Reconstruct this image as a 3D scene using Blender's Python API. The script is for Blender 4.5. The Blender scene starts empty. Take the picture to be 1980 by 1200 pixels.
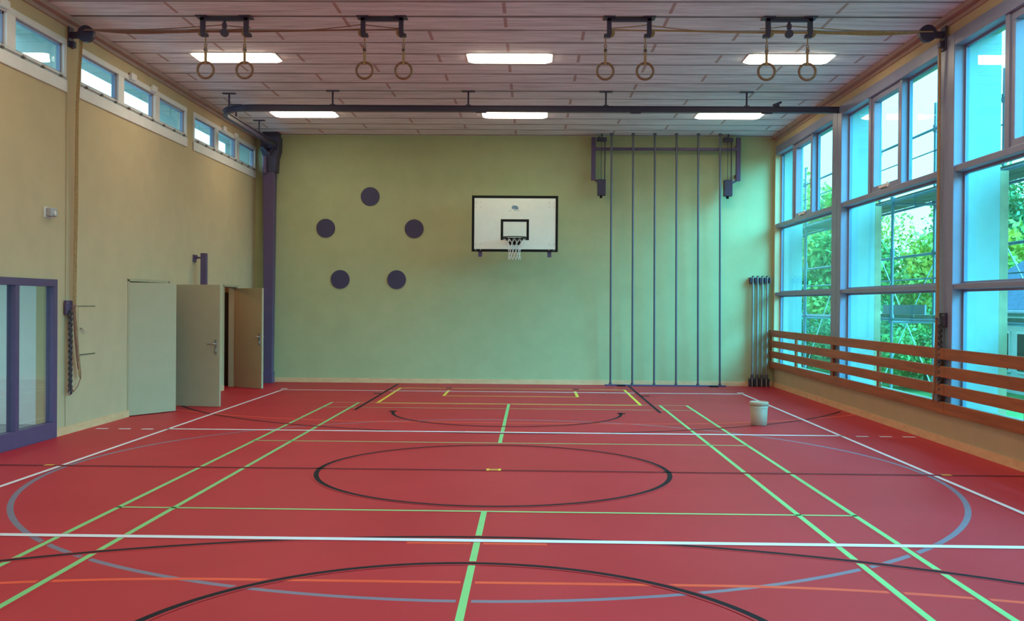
import bpy, math, random
from mathutils import Vector, Matrix
random.seed(7)
S = bpy.context.scene
COL = S.collection
PI = math.pi

# ------------------------------------------------------------------ camera
def make_camera():
    loc = Vector((0.37808, -9.99336, 1.70562))
    f, yaw, pitch, roll = 1887.573, 0.0201785, -0.0064355, 0.0077380
    cy, sy, cp, sp = math.cos(yaw), math.sin(yaw), math.cos(pitch), math.sin(pitch)
    fw = Vector((-sy * cp, cy * cp, sp))
    r = Vector((cy, sy, 0))
    u = r.cross(fw)
    c, s = math.cos(roll), math.sin(roll)
    r2, u2 = c * r + s * u, -s * r + c * u
    cam = bpy.data.cameras.new('camera')
    cam.sensor_width = 36.0
    cam.lens = f / 1980 * 36.0
    cam.clip_end = 400
    ob = bpy.data.objects.new('camera', cam)
    COL.objects.link(ob)
    m = Matrix((r2, u2, -fw)).transposed().to_4x4()
    m.translation = loc
    ob.matrix_world = m
    S.camera = ob
make_camera()

# ------------------------------------------------------------------ world, exposure
SKY_HORIZON = (0.74, 0.92, 1.0, 1)
SKY_ZENITH = (0.22, 0.62, 1.0, 1)
SKY_STRENGTH = 3.7
SKY_BRIGHT_DIR = (0.70, -0.46, 0.54)
SKY_BRIGHT_POWER = 18.0
SKY_BRIGHT = (9.0, 40.0, 58.0, 1)
LAMP_COLOR = (1.0, 0.85, 0.63)
LAMP_STRENGTH = 16.5
w = bpy.data.worlds.new('overcast_sky')
S.world = w
w.use_nodes = True
def build_sky(nt):
    """overcast sky: pale at the horizon, bluer above, brightest where the cloud thins towards the afternoon sun"""
    N, L = nt.nodes, nt.links
    bg = N['Background']
    tc = N.new('ShaderNodeTexCoord')
    sp = N.new('ShaderNodeSeparateXYZ'); L.new(tc.outputs['Generated'], sp.inputs[0])
    r = N.new('ShaderNodeValToRGB'); e = r.color_ramp.elements
    e[0].position = 0.49; e[0].color = (0.03, 0.045, 0.04, 1)
    e[1].position = 0.90; e[1].color = SKY_ZENITH
    k = e.new(0.505); k.color = SKY_HORIZON
    k = e.new(0.60); k.color = SKY_HORIZON
    ma = N.new('ShaderNodeMath'); ma.operation = 'MULTIPLY_ADD'; ma.inputs[1].default_value = 0.5; ma.inputs[2].default_value = 0.5
    L.new(sp.outputs[2], ma.inputs[0]); L.new(ma.outputs[0], r.inputs[0])
    d = Vector(SKY_BRIGHT_DIR).normalized()
    vm = N.new('ShaderNodeVectorMath'); vm.operation = 'DOT_PRODUCT'; vm.inputs[1].default_value = d
    L.new(tc.outputs['Generated'], vm.inputs[0])
    mx = N.new('ShaderNodeMath'); mx.operation = 'MAXIMUM'; mx.inputs[1].default_value = 0.0
    L.new(vm.outputs['Value'], mx.inputs[0])
    pw = N.new('ShaderNodeMath'); pw.operation = 'POWER'; pw.inputs[1].default_value = SKY_BRIGHT_POWER
    L.new(mx.outputs[0], pw.inputs[0])
    sc = N.new('ShaderNodeMix'); sc.data_type = 'RGBA'; sc.blend_type = 'MIX'
    sc.inputs[6].default_value = (0, 0, 0, 1); sc.inputs[7].default_value = SKY_BRIGHT
    sc.clamp_factor = False
    L.new(pw.outputs[0], sc.inputs['Factor'])
    ad = N.new('ShaderNodeVectorMath'); ad.operation = 'ADD'
    ml = N.new('ShaderNodeVectorMath'); ml.operation = 'SCALE'; ml.inputs['Scale'].default_value = SKY_STRENGTH
    L.new(r.outputs[0], ml.inputs[0]); L.new(ml.outputs[0], ad.inputs[0]); L.new(sc.outputs[2], ad.inputs[1])
    L.new(ad.outputs[0], bg.inputs[0]); bg.inputs[1].default_value = 1.0
build_sky(w.node_tree)
vs = S.view_settings
vs.view_transform = 'Standard'
vs.look = 'None'
vs.exposure = 0.0
vs.gamma = 1.0
vs.use_curve_mapping = False

# ------------------------------------------------------------------ materials
def new_mat(name):
    m = bpy.data.materials.new(name)
    m.use_nodes = True
    nt = m.node_tree
    return m, nt, nt.nodes, nt.links, nt.nodes['Principled BSDF']

def mat(name, col, rough=0.6, metal=0.0, var=0.08, scale=6.0, bump=0.0, bscale=60.0, spec=0.5, stretch=None):
    m, nt, N, L, b = new_mat(name)
    b.inputs['Roughness'].default_value = rough
    b.inputs['Metallic'].default_value = metal
    b.inputs['Specular IOR Level'].default_value = spec
    tc = N.new('ShaderNodeTexCoord')
    src = tc.outputs['Object']
    if stretch:
        mp = N.new('ShaderNodeMapping')
        mp.inputs['Scale'].default_value = stretch
        L.new(src, mp.inputs[0]); src = mp.outputs[0]
    n = N.new('ShaderNodeTexNoise')
    n.inputs['Scale'].default_value = scale
    n.inputs['Detail'].default_value = 6
    L.new(src, n.inputs['Vector'])
    r = N.new('ShaderNodeValToRGB')
    lo = [max(0, c * (1 - var)) for c in col]; hi = [min(1, c * (1 + var)) for c in col]
    r.color_ramp.elements[0].position = 0.3; r.color_ramp.elements[1].position = 0.7
    r.color_ramp.elements[0].color = (*lo, 1); r.color_ramp.elements[1].color = (*hi, 1)
    L.new(n.outputs['Fac'], r.inputs[0])
    L.new(r.outputs[0], b.inputs['Base Color'])
    if bump:
        n2 = N.new('ShaderNodeTexNoise'); n2.inputs['Scale'].default_value = bscale; n2.inputs['Detail'].default_value = 3
        L.new(src, n2.inputs['Vector'])
        bp = N.new('ShaderNodeBump'); bp.inputs['Strength'].default_value = bump; bp.inputs['Distance'].default_value = 0.01
        L.new(n2.outputs['Fac'], bp.inputs['Height']); L.new(bp.outputs[0], b.inputs['Normal'])
    return m

def emit_mat(name, col, strength):
    m, nt, N, L, b = new_mat(name)
    N.remove(b)
    e = N.new('ShaderNodeEmission')
    e.inputs[0].default_value = (*col, 1); e.inputs[1].default_value = strength
    L.new(e.outputs[0], N['Material Output'].inputs[0])
    return m

def glass_mat(name, tint, base=0.04, gain=1.0):
    m, nt, N, L, b = new_mat(name)
    N.remove(b)
    t = N.new('ShaderNodeBsdfTransparent'); t.inputs[0].default_value = (*tint, 1)
    g = N.new('ShaderNodeBsdfGlossy'); g.inputs['Roughness'].default_value = 0.0
    lw = N.new('ShaderNodeLayerWeight'); lw.inputs[0].default_value = 0.5
    p = N.new('ShaderNodeMath'); p.operation = 'POWER'; p.inputs[1].default_value = 5
    L.new(lw.outputs['Facing'], p.inputs[0])
    ma = N.new('ShaderNodeMath'); ma.operation = 'MULTIPLY_ADD'; ma.inputs[1].default_value = 0.96 * gain; ma.inputs[2].default_value = base
    L.new(p.outputs[0], ma.inputs[0])
    mx = N.new('ShaderNodeMixShader')
    L.new(ma.outputs[0], mx.inputs[0]); L.new(t.outputs[0], mx.inputs[1]); L.new(g.outputs[0], mx.inputs[2])
    L.new(mx.outputs[0], N['Material Output'].inputs[0])
    return m

def wood_mat(name, c1, c2, axis=(1, 12, 12), scale=1.5, rough=0.45):
    m, nt, N, L, b = new_mat(name)
    b.inputs['Roughness'].default_value = rough
    tc = N.new('ShaderNodeTexCoord'); mp = N.new('ShaderNodeMapping'); mp.inputs['Scale'].default_value = axis
    L.new(tc.outputs['Object'], mp.inputs[0])
    n = N.new('ShaderNodeTexNoise'); n.inputs['Scale'].default_value = scale; n.inputs['Detail'].default_value = 8; n.inputs['Distortion'].default_value = 0.6
    L.new(mp.outputs[0], n.inputs['Vector'])
    r = N.new('ShaderNodeValToRGB')
    r.color_ramp.elements[0].position = 0.3; r.color_ramp.elements[1].position = 0.72
    r.color_ramp.elements[0].color = (*c1, 1); r.color_ramp.elements[1].color = (*c2, 1)
    L.new(n.outputs['Fac'], r.inputs[0]); L.new(r.outputs[0], b.inputs['Base Color'])
    return m

def floor_mat():
    m, nt, N, L, b = new_mat('red_sports_floor')
    b.inputs['Roughness'].default_value = 0.5
    b.inputs['Specular IOR Level'].default_value = 0.25
    tc = N.new('ShaderNodeTexCoord')
    n1 = N.new('ShaderNodeTexNoise'); n1.inputs['Scale'].default_value = 0.9; n1.inputs['Detail'].default_value = 5
    n2 = N.new('ShaderNodeTexNoise'); n2.inputs['Scale'].default_value = 160; n2.inputs['Detail'].default_value = 2
    L.new(tc.outputs['Object'], n1.inputs['Vector']); L.new(tc.outputs['Object'], n2.inputs['Vector'])
    r1 = N.new('ShaderNodeValToRGB')
    r1.color_ramp.elements[0].position = 0.3; r1.color_ramp.elements[1].position = 0.7
    r1.color_ramp.elements[0].color = (0.56, 0.021, 0.034, 1); r1.color_ramp.elements[1].color = (0.63, 0.028, 0.044, 1)
    L.new(n1.outputs['Fac'], r1.inputs[0])
    mx = N.new('ShaderNodeMix'); mx.data_type = 'RGBA'; mx.blend_type = 'MULTIPLY'; mx.inputs['Factor'].default_value = 0.35
    r2 = N.new('ShaderNodeValToRGB')
    r2.color_ramp.elements[0].color = (0.6, 0.6, 0.6, 1); r2.color_ramp.elements[1].color = (1, 1, 1, 1)
    L.new(n2.outputs['Fac'], r2.inputs[0])
    L.new(r1.outputs[0], mx.inputs[6]); L.new(r2.outputs[0], mx.inputs[7])
    L.new(mx.outputs[2], b.inputs['Base Color'])
    bp = N.new('ShaderNodeBump'); bp.inputs['Strength'].default_value = 0.12; bp.inputs['Distance'].default_value = 0.004
    L.new(n2.outputs['Fac'], bp.inputs['Height']); L.new(bp.outputs[0], b.inputs['Normal'])
    return m

def ceiling_mat():
    m, nt, N, L, b = new_mat('wood_wool_ceiling_boards')
    b.inputs['Roughness'].default_value = 0.9
    tc = N.new('ShaderNodeTexCoord')
    sp = N.new('ShaderNodeSeparateXYZ'); L.new(tc.outputs['Object'], sp.inputs[0])
    X, Y = sp.outputs[0], sp.outputs[1]
    def M(op, a, bb=None, c=None):
        nd = N.new('ShaderNodeMath'); nd.operation = op
        for i, v in enumerate((a, bb, c)):
            if v is None: continue
            if isinstance(v, (int, float)): nd.inputs[i].default_value = v
            else: L.new(v, nd.inputs[i])
        return nd.outputs[0]
    # bays of 4.27 m, seven board rows of 0.61 m in each
    yb = M('FLOORED_MODULO', M('SUBTRACT', Y, 2.24), 4.27)
    q = M('DIVIDE', yb, 0.61)
    row = M('FLOOR', q); fr = M('SUBTRACT', q, row)
    odd = M('FLOORED_MODULO', row, 2.0)
    wob = N.new('ShaderNodeTexNoise'); wob.inputs['Scale'].default_value = 1.3
    L.new(tc.outputs['Object'], wob.inputs['Vector'])
    wgt = M('MULTIPLY_ADD', wob.outputs['Fac'], 0.10, 0.005)
    edge = M('MINIMUM', fr, M('SUBTRACT', 1.0, fr))
    line = M('LESS_THAN', edge, wgt)
    bayedge = M('LESS_THAN', M('MINIMUM', yb, M('SUBTRACT', 4.27, yb)), 0.035)
    xs = M('SUBTRACT', M('SUBTRACT', X, 0.015), M('MULTIPLY', odd, 1.02))
    dx = M('ABSOLUTE', M('SUBTRACT', M('FLOORED_MODULO', M('ADD', xs, 1.02), 2.04), 1.02))
    dash = M('MULTIPLY', M('LESS_THAN', dx, 0.022), M('MULTIPLY', M('GREATER_THAN', fr, 0.07), M('LESS_THAN', fr, 0.78)))
    # fibre streaks along the boards
    mp = N.new('ShaderNodeMapping'); mp.inputs['Scale'].default_value = (1.2, 14, 1)
    L.new(tc.outputs['Object'], mp.inputs[0])
    n = N.new('ShaderNodeTexNoise'); n.inputs['Scale'].default_value = 1.0; n.inputs['Detail'].default_value = 8; n.inputs['Roughness'].default_value = 0.7
    L.new(mp.outputs[0], n.inputs['Vector'])
    r = N.new('ShaderNodeValToRGB')
    r.color_ramp.elements[0].position = 0.32; r.color_ramp.elements[1].position = 0.60
    r.color_ramp.elements[0].color = (0.55, 0.50, 0.53, 1); r.color_ramp.elements[1].color = (0.88, 0.83, 0.86, 1)
    L.new(n.outputs['Fac'], r.inputs[0])
    def mix(f, a, col):
        mx = N.new('ShaderNodeMix'); mx.data_type = 'RGBA'
        L.new(f, mx.inputs['Factor']); L.new(a, mx.inputs[6]); mx.inputs[7].default_value = (*col, 1)
        return mx.outputs[2]
    c = mix(M('MULTIPLY', line, 0.8), r.outputs[0], (0.20, 0.16, 0.17))
    c = mix(M('MULTIPLY', bayedge, 0.6), c, (0.13, 0.10, 0.10))
    c = mix(M('MULTIPLY', dash, 0.7), c, (0.38, 0.17, 0.13))
    L.new(c, b.inputs['Base Color'])
    bp = N.new('ShaderNodeBump'); bp.inputs['Strength'].default_value = 0.4; bp.inputs['Distance'].default_value = 0.01
    L.new(n.outputs['Fac'], bp.inputs['Height']); L.new(bp.outputs[0], b.inputs['Normal'])
    return m

def leaf_mat(name, c1, c2, c3, scale=0.6):
    m, nt, N, L, b = new_mat(name)
    b.inputs['Roughness'].default_value = 0.6
    tc = N.new('ShaderNodeTexCoord')
    n = N.new('ShaderNodeTexNoise'); n.inputs['Scale'].default_value = scale; n.inputs['Detail'].default_value = 5
    L.new(tc.outputs['Object'], n.inputs['Vector'])
    r = N.new('ShaderNodeValToRGB')
    e = r.color_ramp.elements
    e[0].position = 0.33; e[0].color = (*c1, 1); e[1].position = 0.68; e[1].color = (*c3, 1)
    k = e.new(0.5); k.color = (*c2, 1)
    L.new(n.outputs['Fac'], r.inputs[0]); L.new(r.outputs[0], b.inputs['Base Color'])
    return m

M_floor = floor_mat()
M_ceil = ceiling_mat()
M_lwall = mat('cream_plaster', (0.58, 0.455, 0.27), 0.85, var=0.04, scale=3, bump=0.15, bscale=90)
M_bwall = mat('cream_plaster_green_cast', (0.455, 0.49, 0.26), 0.85, var=0.04, scale=3, bump=0.15, bscale=90)  # same cream paint as the side walls, greenish light cast put into the colour
M_door = mat('cream_door_laminate', (0.46, 0.39, 0.24), 0.6, var=0.03, scale=4)
M_purple = mat('purple_powder_coat', (0.105, 0.070, 0.155), 0.45, var=0.06)
M_dpurple = mat('dark_purple_steel', (0.045, 0.036, 0.075), 0.5, var=0.08)
M_frame = mat('lilac_grey_window_paint', (0.25, 0.265, 0.38), 0.4, var=0.04)
M_white = mat('white_paint', (0.78, 0.76, 0.74), 0.5, var=0.03)
M_offwhite = mat('pale_grey_facade_render', (0.40, 0.43, 0.40), 0.8, var=0.04)
M_board = mat('white_backboard', (0.77, 0.85, 0.77), 0.35, var=0.02)
M_black = mat('black_enamel', (0.006, 0.008, 0.008), 0.6, var=0.1, spec=0.2)
M_shadowgap = mat('olive_gap_shade', (0.16, 0.14, 0.08), 0.8)  # shade of the gap around the access panel, put into the colour
M_disc = mat('violet_disc_paint', (0.053, 0.048, 0.110), 0.6, var=0.05)
M_steel = mat('brushed_steel', (0.55, 0.55, 0.56), 0.32, 1.0, var=0.06)
M_post = mat('dull_steel_post', (0.27, 0.28, 0.26), 0.5, 0.3, var=0.05)
M_pole = mat('grey_steel_pole', (0.13, 0.13, 0.17), 0.38, 0.5, var=0.05)
M_rope = mat('tan_rope', (0.42, 0.27, 0.12), 0.9, var=0.25, scale=60)
M_brope = mat('brown_rope', (0.26, 0.12, 0.075), 0.9, var=0.2, scale=60)
M_strap = mat('tan_strap_webbing', (0.36, 0.24, 0.12), 0.85, var=0.15, scale=40)
M_ringw = mat('laminated_beech', (0.20, 0.10, 0.05), 0.4, var=0.15, scale=12)
M_net = mat('white_cord', (0.78, 0.78, 0.74), 0.8, var=0.05)
M_rail = wood_mat('red_brown_wood', (0.27, 0.064, 0.014), (0.43, 0.112, 0.024), axis=(12, 0.8, 12), rough=0.5)
M_base = wood_mat('light_beech_skirting', (0.74, 0.45, 0.23), (0.88, 0.57, 0.31), axis=(3, 3, 10), rough=0.5)
M_corn = mat('pinkish_wood_cornice', (0.44, 0.31, 0.27), 0.7, var=0.08)
M_bin = mat('beige_plastic', (0.52, 0.45, 0.33), 0.5, var=0.03)
M_chain = mat('dark_chain_steel', (0.10, 0.09, 0.10), 0.4, 0.7, var=0.1)
M_scaf = mat('galvanised_scaffold_tube', (0.20, 0.24, 0.28), 0.45, 0.4, var=0.1)
M_scafw = mat('pale_scaffold_brace', (0.75, 0.78, 0.80), 0.4, 0.2, var=0.05)
M_deck = mat('scaffold_deck_plank', (0.22, 0.17, 0.12), 0.85, var=0.2, scale=5)
M_glassR = glass_mat('cyan_tinted_glass', (0.60, 0.965, 0.98), 0.03, 0.8)
M_glassL = glass_mat('clear_blue_glass', (0.80, 0.97, 0.99), 0.05, 1.0)
M_glassD = glass_mat('door_glass', (0.84, 0.93, 0.90), 0.05, 1.0)
M_lamp = emit_mat('lamp_diffuser_glow', LAMP_COLOR, LAMP_STRENGTH)
M_hous = mat('white_lamp_housing', (0.75, 0.75, 0.73), 0.5)
M_grey = mat('grey_plastic', (0.42, 0.42, 0.44), 0.5)
M_logo = mat('blue_grey_logo_ink', (0.17, 0.30, 0.40), 0.6)
L_white = mat('white_line_paint', (0.86, 0.87, 0.88), 0.45, var=0.03)
L_green = mat('light_green_line_paint', (0.25, 0.66, 0.22), 0.45, var=0.04)
L_black = mat('black_line_paint', (0.012, 0.011, 0.016), 0.65, var=0.1, spec=0.15)
L_red = mat('orange_red_line_paint', (1.0, 0.085, 0.028), 0.45, var=0.04)
L_yellow = mat('yellow_line_paint', (0.92, 0.72, 0.05), 0.45, var=0.04)
L_grey = mat('grey_blue_line_paint', (0.22, 0.185, 0.25), 0.45, var=0.05)
M_grass = mat('meadow_grass', (0.10, 0.22, 0.05), 0.9, var=0.4, scale=1.2)
M_pave = mat('pale_paving', (0.50, 0.50, 0.48), 0.9, var=0.08)
M_bark = mat('tree_bark', (0.09, 0.07, 0.05), 0.9, var=0.3, scale=8)
M_leafG = leaf_mat('green_foliage', (0.09, 0.26, 0.08), (0.20, 0.46, 0.11), (0.38, 0.58, 0.13))
M_leafY = leaf_mat('autumn_foliage', (0.20, 0.46, 0.11), (0.60, 0.62, 0.11), (0.92, 0.70, 0.09), 0.8)
M_leafD = leaf_mat('dark_foliage', (0.04, 0.16, 0.07), (0.09, 0.28, 0.10), (0.18, 0.38, 0.12))
M_roof = mat('blue_grey_roof_tiles', (0.07, 0.10, 0.17), 0.7, var=0.35, scale=9)
M_hwall = mat('pale_house_wall', (0.62, 0.64, 0.62), 0.8)
M_strip = mat('tan_facade_strip', (0.50, 0.34, 0.20), 0.8, var=0.15)
M_dark = mat('dark_interior', (0.03, 0.026, 0.022), 0.8)
M_store = mat('warm_storeroom_wall', (0.42, 0.30, 0.19), 0.8)

# ------------------------------------------------------------------ mesh builder
class MB:
    def __init__(s):
        s.v = []; s.f = []; s.mi = []; s.sm = []
    def add(s, vs, fs, mi=0, sm=False):
        o = len(s.v)
        s.v += [tuple(x) for x in vs]
        for f in fs:
            s.f.append(tuple(i + o for i in f)); s.mi.append(mi); s.sm.append(sm)
    def box(s, x0, x1, y0, y1, z0, z1, mi=0, mtx=None):
        x0, x1 = min(x0, x1), max(x0, x1); y0, y1 = min(y0, y1), max(y0, y1); z0, z1 = min(z0, z1), max(z0, z1)
        vs = [Vector(p) for p in ((x0, y0, z0), (x1, y0, z0), (x1, y1, z0), (x0, y1, z0), (x0, y0, z1), (x1, y0, z1), (x1, y1, z1), (x0, y1, z1))]
        if mtx: vs = [mtx @ p for p in vs]
        s.add(vs, [(0, 3, 2, 1), (4, 5, 6, 7), (0, 1, 5, 4), (1, 2, 6, 5), (2, 3, 7, 6), (3, 0, 4, 7)], mi)
        return s
    def tube(s, pts, r, n=10, mi=0, closed=False, caps=True, r_end=None):
        pts = [Vector(p) for p in pts]
        m = len(pts); rings = []; prev = None
        for i, p in enumerate(pts):
            a = pts[(i - 1) % m] if (closed or i > 0) else p
            b = pts[(i + 1) % m] if (closed or i < m - 1) else p
            d = (b - a).normalized()
            if prev is None:
                up = Vector((0, 0, 1)) if abs(d.z) < 0.9 else Vector((1, 0, 0))
                x = d.cross(up).normalized()
            else:
                x = (prev - d * prev.dot(d)).normalized()
            prev = x; y = d.cross(x)
            rr = r if r_end is None else r + (r_end - r) * i / (m - 1)
            rings.append([p + x * rr * math.cos(2 * PI * k / n) + y * rr * math.sin(2 * PI * k / n) for k in range(n)])
        vs = [q for ring in rings for q in ring]; fs = []
        for i in range(m if closed else m - 1):
            j = (i + 1) % m
            for k in range(n):
                k2 = (k + 1) % n
                fs.append((i * n + k, i * n + k2, j * n + k2, j * n + k))
        s.add(vs, fs, mi, True)
        if caps and not closed:
            s.add(rings[0], [tuple(range(n))[::-1]], mi); s.add(rings[-1], [tuple(range(n))], mi)
        return s
    def lathe(s, prof, c=(0, 0, 0), n=28, mi=0, sm=True):
        c = Vector(c); vs = []; fs = []
        for (r, z) in prof:
            for k in range(n):
                a = 2 * PI * k / n
                vs.append(c + Vector((r * math.cos(a), r * math.sin(a), z)))
        for i in range(len(prof) - 1):
            for k in range(n):
                k2 = (k + 1) % n
                fs.append((i * n + k, i * n + k2, (i + 1) * n + k2, (i + 1) * n + k))
        s.add(vs, fs, mi, sm)
        return s
    def torus(s, c, R, r, axis='Y', n=36, m=10, mi=0, a0=0, sx=1.0):
        c = Vector(c); pts = []
        for k in range(n):
            a = 2 * PI * k / n
            u, v = R * math.cos(a) * sx, R * math.sin(a)
            pts.append(c + {'Y': Vector((u, 0, v)), 'Z': Vector((u, v, 0)), 'X': Vector((0, u, v))}[axis])
        return s.tube(pts, r, m, mi, closed=True)
    def disc(s, c, r, t, axis='Y', n=48, mi=0):
        c = Vector(c); d = {'Y': Vector((0, 1, 0)), 'Z': Vector((0, 0, 1)), 'X': Vector((1, 0, 0))}[axis]
        s.tube([c - d * t / 2, c + d * t / 2], r, n, mi)
        for i in range(len(s.sm) - n - 2, len(s.sm)): pass
        return s
    def build(s, name, mats, parent=None, bevel=0):
        me = bpy.data.meshes.new(name)
        org = Vector((0, 0, 0))
        me.from_pydata(s.v, [], s.f)
        for mm in (mats if isinstance(mats, (list, tuple)) else [mats]): me.materials.append(mm)
        me.polygons.foreach_set('material_index', s.mi)
        me.polygons.foreach_set('use_smooth', s.sm)
        me.update()
        ob = bpy.data.objects.new(name, me)
        COL.objects.link(ob)
        if parent is not None:
            ob.parent = parent
            ob.matrix_parent_inverse = parent.matrix_basis.inverted()
        if bevel:
            b = ob.modifiers.new('edge', 'BEVEL'); b.width = bevel; b.segments = 2; b.limit_method = 'ANGLE'
        return ob

def tag(o, label=None, cat=None, group=None, kind=None):
    if label: o['label'] = label
    if cat: o['category'] = cat
    if group: o['group'] = group
    if kind: o['kind'] = kind
    return o

def thing(name, loc, label, cat, group=None, kind=None):
    o = bpy.data.objects.new(name, None)
    o.empty_display_size = 0.1
    o.location = loc
    COL.objects.link(o)
    return tag(o, label, cat, group, kind)

def copy_tree(root, loc, label, group=None, rz=None):
    """A copy of a thing with its own copies of every part and sub-part."""
    def rec(o, parent):
        c = o.copy(); COL.objects.link(c)
        if parent is not None:
            c.parent = parent
            c.matrix_parent_inverse = o.matrix_parent_inverse.copy()
        for ch in [k for k in COL.objects if k.parent == o]:
            rec(ch, c)
        return c
    r = rec(root, None)
    r.location = loc
    if rz is not None: r.rotation_euler = (0, 0, rz)
    r['label'] = label
    if group: r['group'] = group
    return r

# ------------------------------------------------------------------ room dimensions
LW, RW, BW, NW, H = -5.57, 5.50, 10.86, -10.90, 5.30
PIERS = [10.93, 6.60, 2.27, -2.06, -6.39, -10.72]        # right-hand columns, 4.33 m apart
GX = 5.65                                                # glass plane of the window wall
OX = 6.05                                                # outer face of the window wall

# ------------------------------------------------------------------ floor and court markings
fl = MB()
fl.box(LW - 0.4, RW + 0.2, NW - 0.2, BW + 0.2, -0.2, 0.0)

def strip_h(mb, x0, x1, y, wd, z, mi=0):
    mb.add([(x0, y - wd / 2, z), (x1, y - wd / 2, z), (x1, y + wd / 2, z), (x0, y + wd / 2, z)], [(0, 1, 2, 3)], mi)
def strip_v(mb, x, y0, y1, wd, z, mi=0):
    mb.add([(x - wd / 2, y0, z), (x + wd / 2, y0, z), (x + wd / 2, y1, z), (x - wd / 2, y1, z)], [(0, 1, 2, 3)], mi)
def strip_arc(mb, cx, cy, r, a0, a1, wd, z, n=96, mi=0):
    vs = []
    for k in range(n + 1):
        a = math.radians(a0 + (a1 - a0) * k / n)
        for rr in (r + wd / 2, r - wd / 2):
            vs.append((cx + rr * math.cos(a), cy + rr * math.sin(a), z))
    fs = [(2 * k, 2 * k + 1, 2 * k + 3, 2 * k + 2) if a1 < a0 else (2 * k + 1, 2 * k, 2 * k + 2, 2 * k + 3) for k in range(n)]
    mb.add(vs, fs, mi)

W5 = 0.05
LAYERS = []
# grey centre circle
LAYERS.append((L_grey, 'grey-blue centre circle line', [('a', 0, 0, 4.41, 0, 360, W5)], 0.0))
# handball goal areas
hb = []
for sg in (1, -1):
    gy = 10.03 * sg
    hb.append(('h', -1.5, 1.5, gy - 6 * sg, W5))
    if sg < 0:
        hb += [('a', 1.5, gy, 6, 90, 42, W5), ('a', -1.5, gy, 6, 90, 138, W5)]
    else:
        hb += [('a', 1.5, gy, 6, -90, -42, W5), ('a', -1.5, gy, 6, -90, -138, W5)]
    hb.append(('h', -0.5, 0.5, gy - 6.975 * sg, W5))
LAYERS.append((L_red, 'orange-red goal area lines', hb, 0.0))
# floorball goal boxes
fb = []
for sg in (1, -1):
    fb += [('h', -2.27, 2.27, 6.65 * sg, W5), ('h', -2.27, 2.27, 9.65 * sg, W5),
           ('v', -2.25, 6.65 * sg, 9.65 * sg, W5), ('v', 2.25, 6.65 * sg, 9.65 * sg, W5),
           ('h', -1.26, 1.26, 8.06 * sg, W5), ('v', -1.24, 8.06 * sg, 9.2 * sg, W5), ('v', 1.24, 8.06 * sg, 9.2 * sg, W5)]
LAYERS.append((L_yellow, 'yellow goal box lines', fb, 0.0))
# badminton court
W4 = 0.045
bd = [('v', x, -6.72, 6.72, W4) for x in (-3.03, -2.57, 2.57, 3.03)]
for sg in (1, -1):
    bd += [('h', -3.05, 3.05, 1.98 * sg, 0.04), ('h', -3.05, 3.05, 6.70 * sg, 0.03), ('h', -3.05, 3.05, 5.92 * sg, 0.03),
           ('v', 0, 2.0 * sg, 6.65 * sg, 0.047)]
LAYERS.append((L_green, 'light green badminton court lines', bd, 0.02))
# basketball three-point arcs lie under the white lines
LAYERS.append((L_black, 'black three-point arcs', [('a', 0, 9.12, 6.25, -150, -30, W5), ('a', 0, -9.12, 6.25, 150, 30, W5)], 0.02))
# volleyball court
vb = [('v', -4.475, -9, 9, W5), ('v', 4.475, -9, 9, W5)]
for sg in (1, -1):
    vb += [('h', -4.5, 4.5, 8.975 * sg, 0.07), ('h', -4.5, 4.5, 2.975 * sg, 0.08)]
    for k in range(3):
        x = 4.66 + k * 0.305
        vb += [('h', x, x + 0.16, 2.93 * sg, 0.08), ('h', -x - 0.16, -x, 2.93 * sg, 0.08)]
    vb += [('h', -4.56, -4.44, 9.2 * sg, 0.14), ('h', 4.42, 4.54, 9.2 * sg, 0.14)]
LAYERS.append((L_white, 'white volleyball court lines', vb, 0.01))
# basketball
bb = [('h', LW + 0.02, RW, 0, 0.04), ('a', 0, 0, 1.785, 0, 360, W5)]
for sg in (1, -1):
    a = (180, 360) if sg > 0 else (0, 360)
    bb += [('a', 0, 5.38 * sg, 1.785, a[0], a[1], W5)]
    if sg > 0:
        bb += [('h', -1.86, -1.74, 5.36, 0.16), ('h', 1.74, 1.86, 5.36, 0.16)]
    for sx in (-1, 1):
        bb += [('v', 2.43 * sx, 5.5 * sg, 10.6 * sg, W5), ('h', sx * 2.43, sx * 2.6, 8.38 * sg, 0.16), ('h', sx * 1.22, sx * 1.34, 9.72 * sg, 0.16)]
LAYERS.append((L_black, 'black basketball court lines', bb, 0.022))

M_sock = mat('amber_socket_cover', (0.72, 0.36, 0.05), 0.5)
LAYERS.append((M_sock, 'amber floor socket covers', [('h', -0.045, 0.045, 0.035, 0.09), ('h', -4.66, -4.56, 0.02, 0.08), ('h', 4.56, 4.66, 0.02, 0.08)], 0.0))
LAYERS.append((L_yellow, 'pale yellow ends of the centre socket cover', [('h', -0.075, -0.045, 0.035, 0.11), ('h', 0.045, 0.075, 0.035, 0.11)], 0.0))

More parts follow.
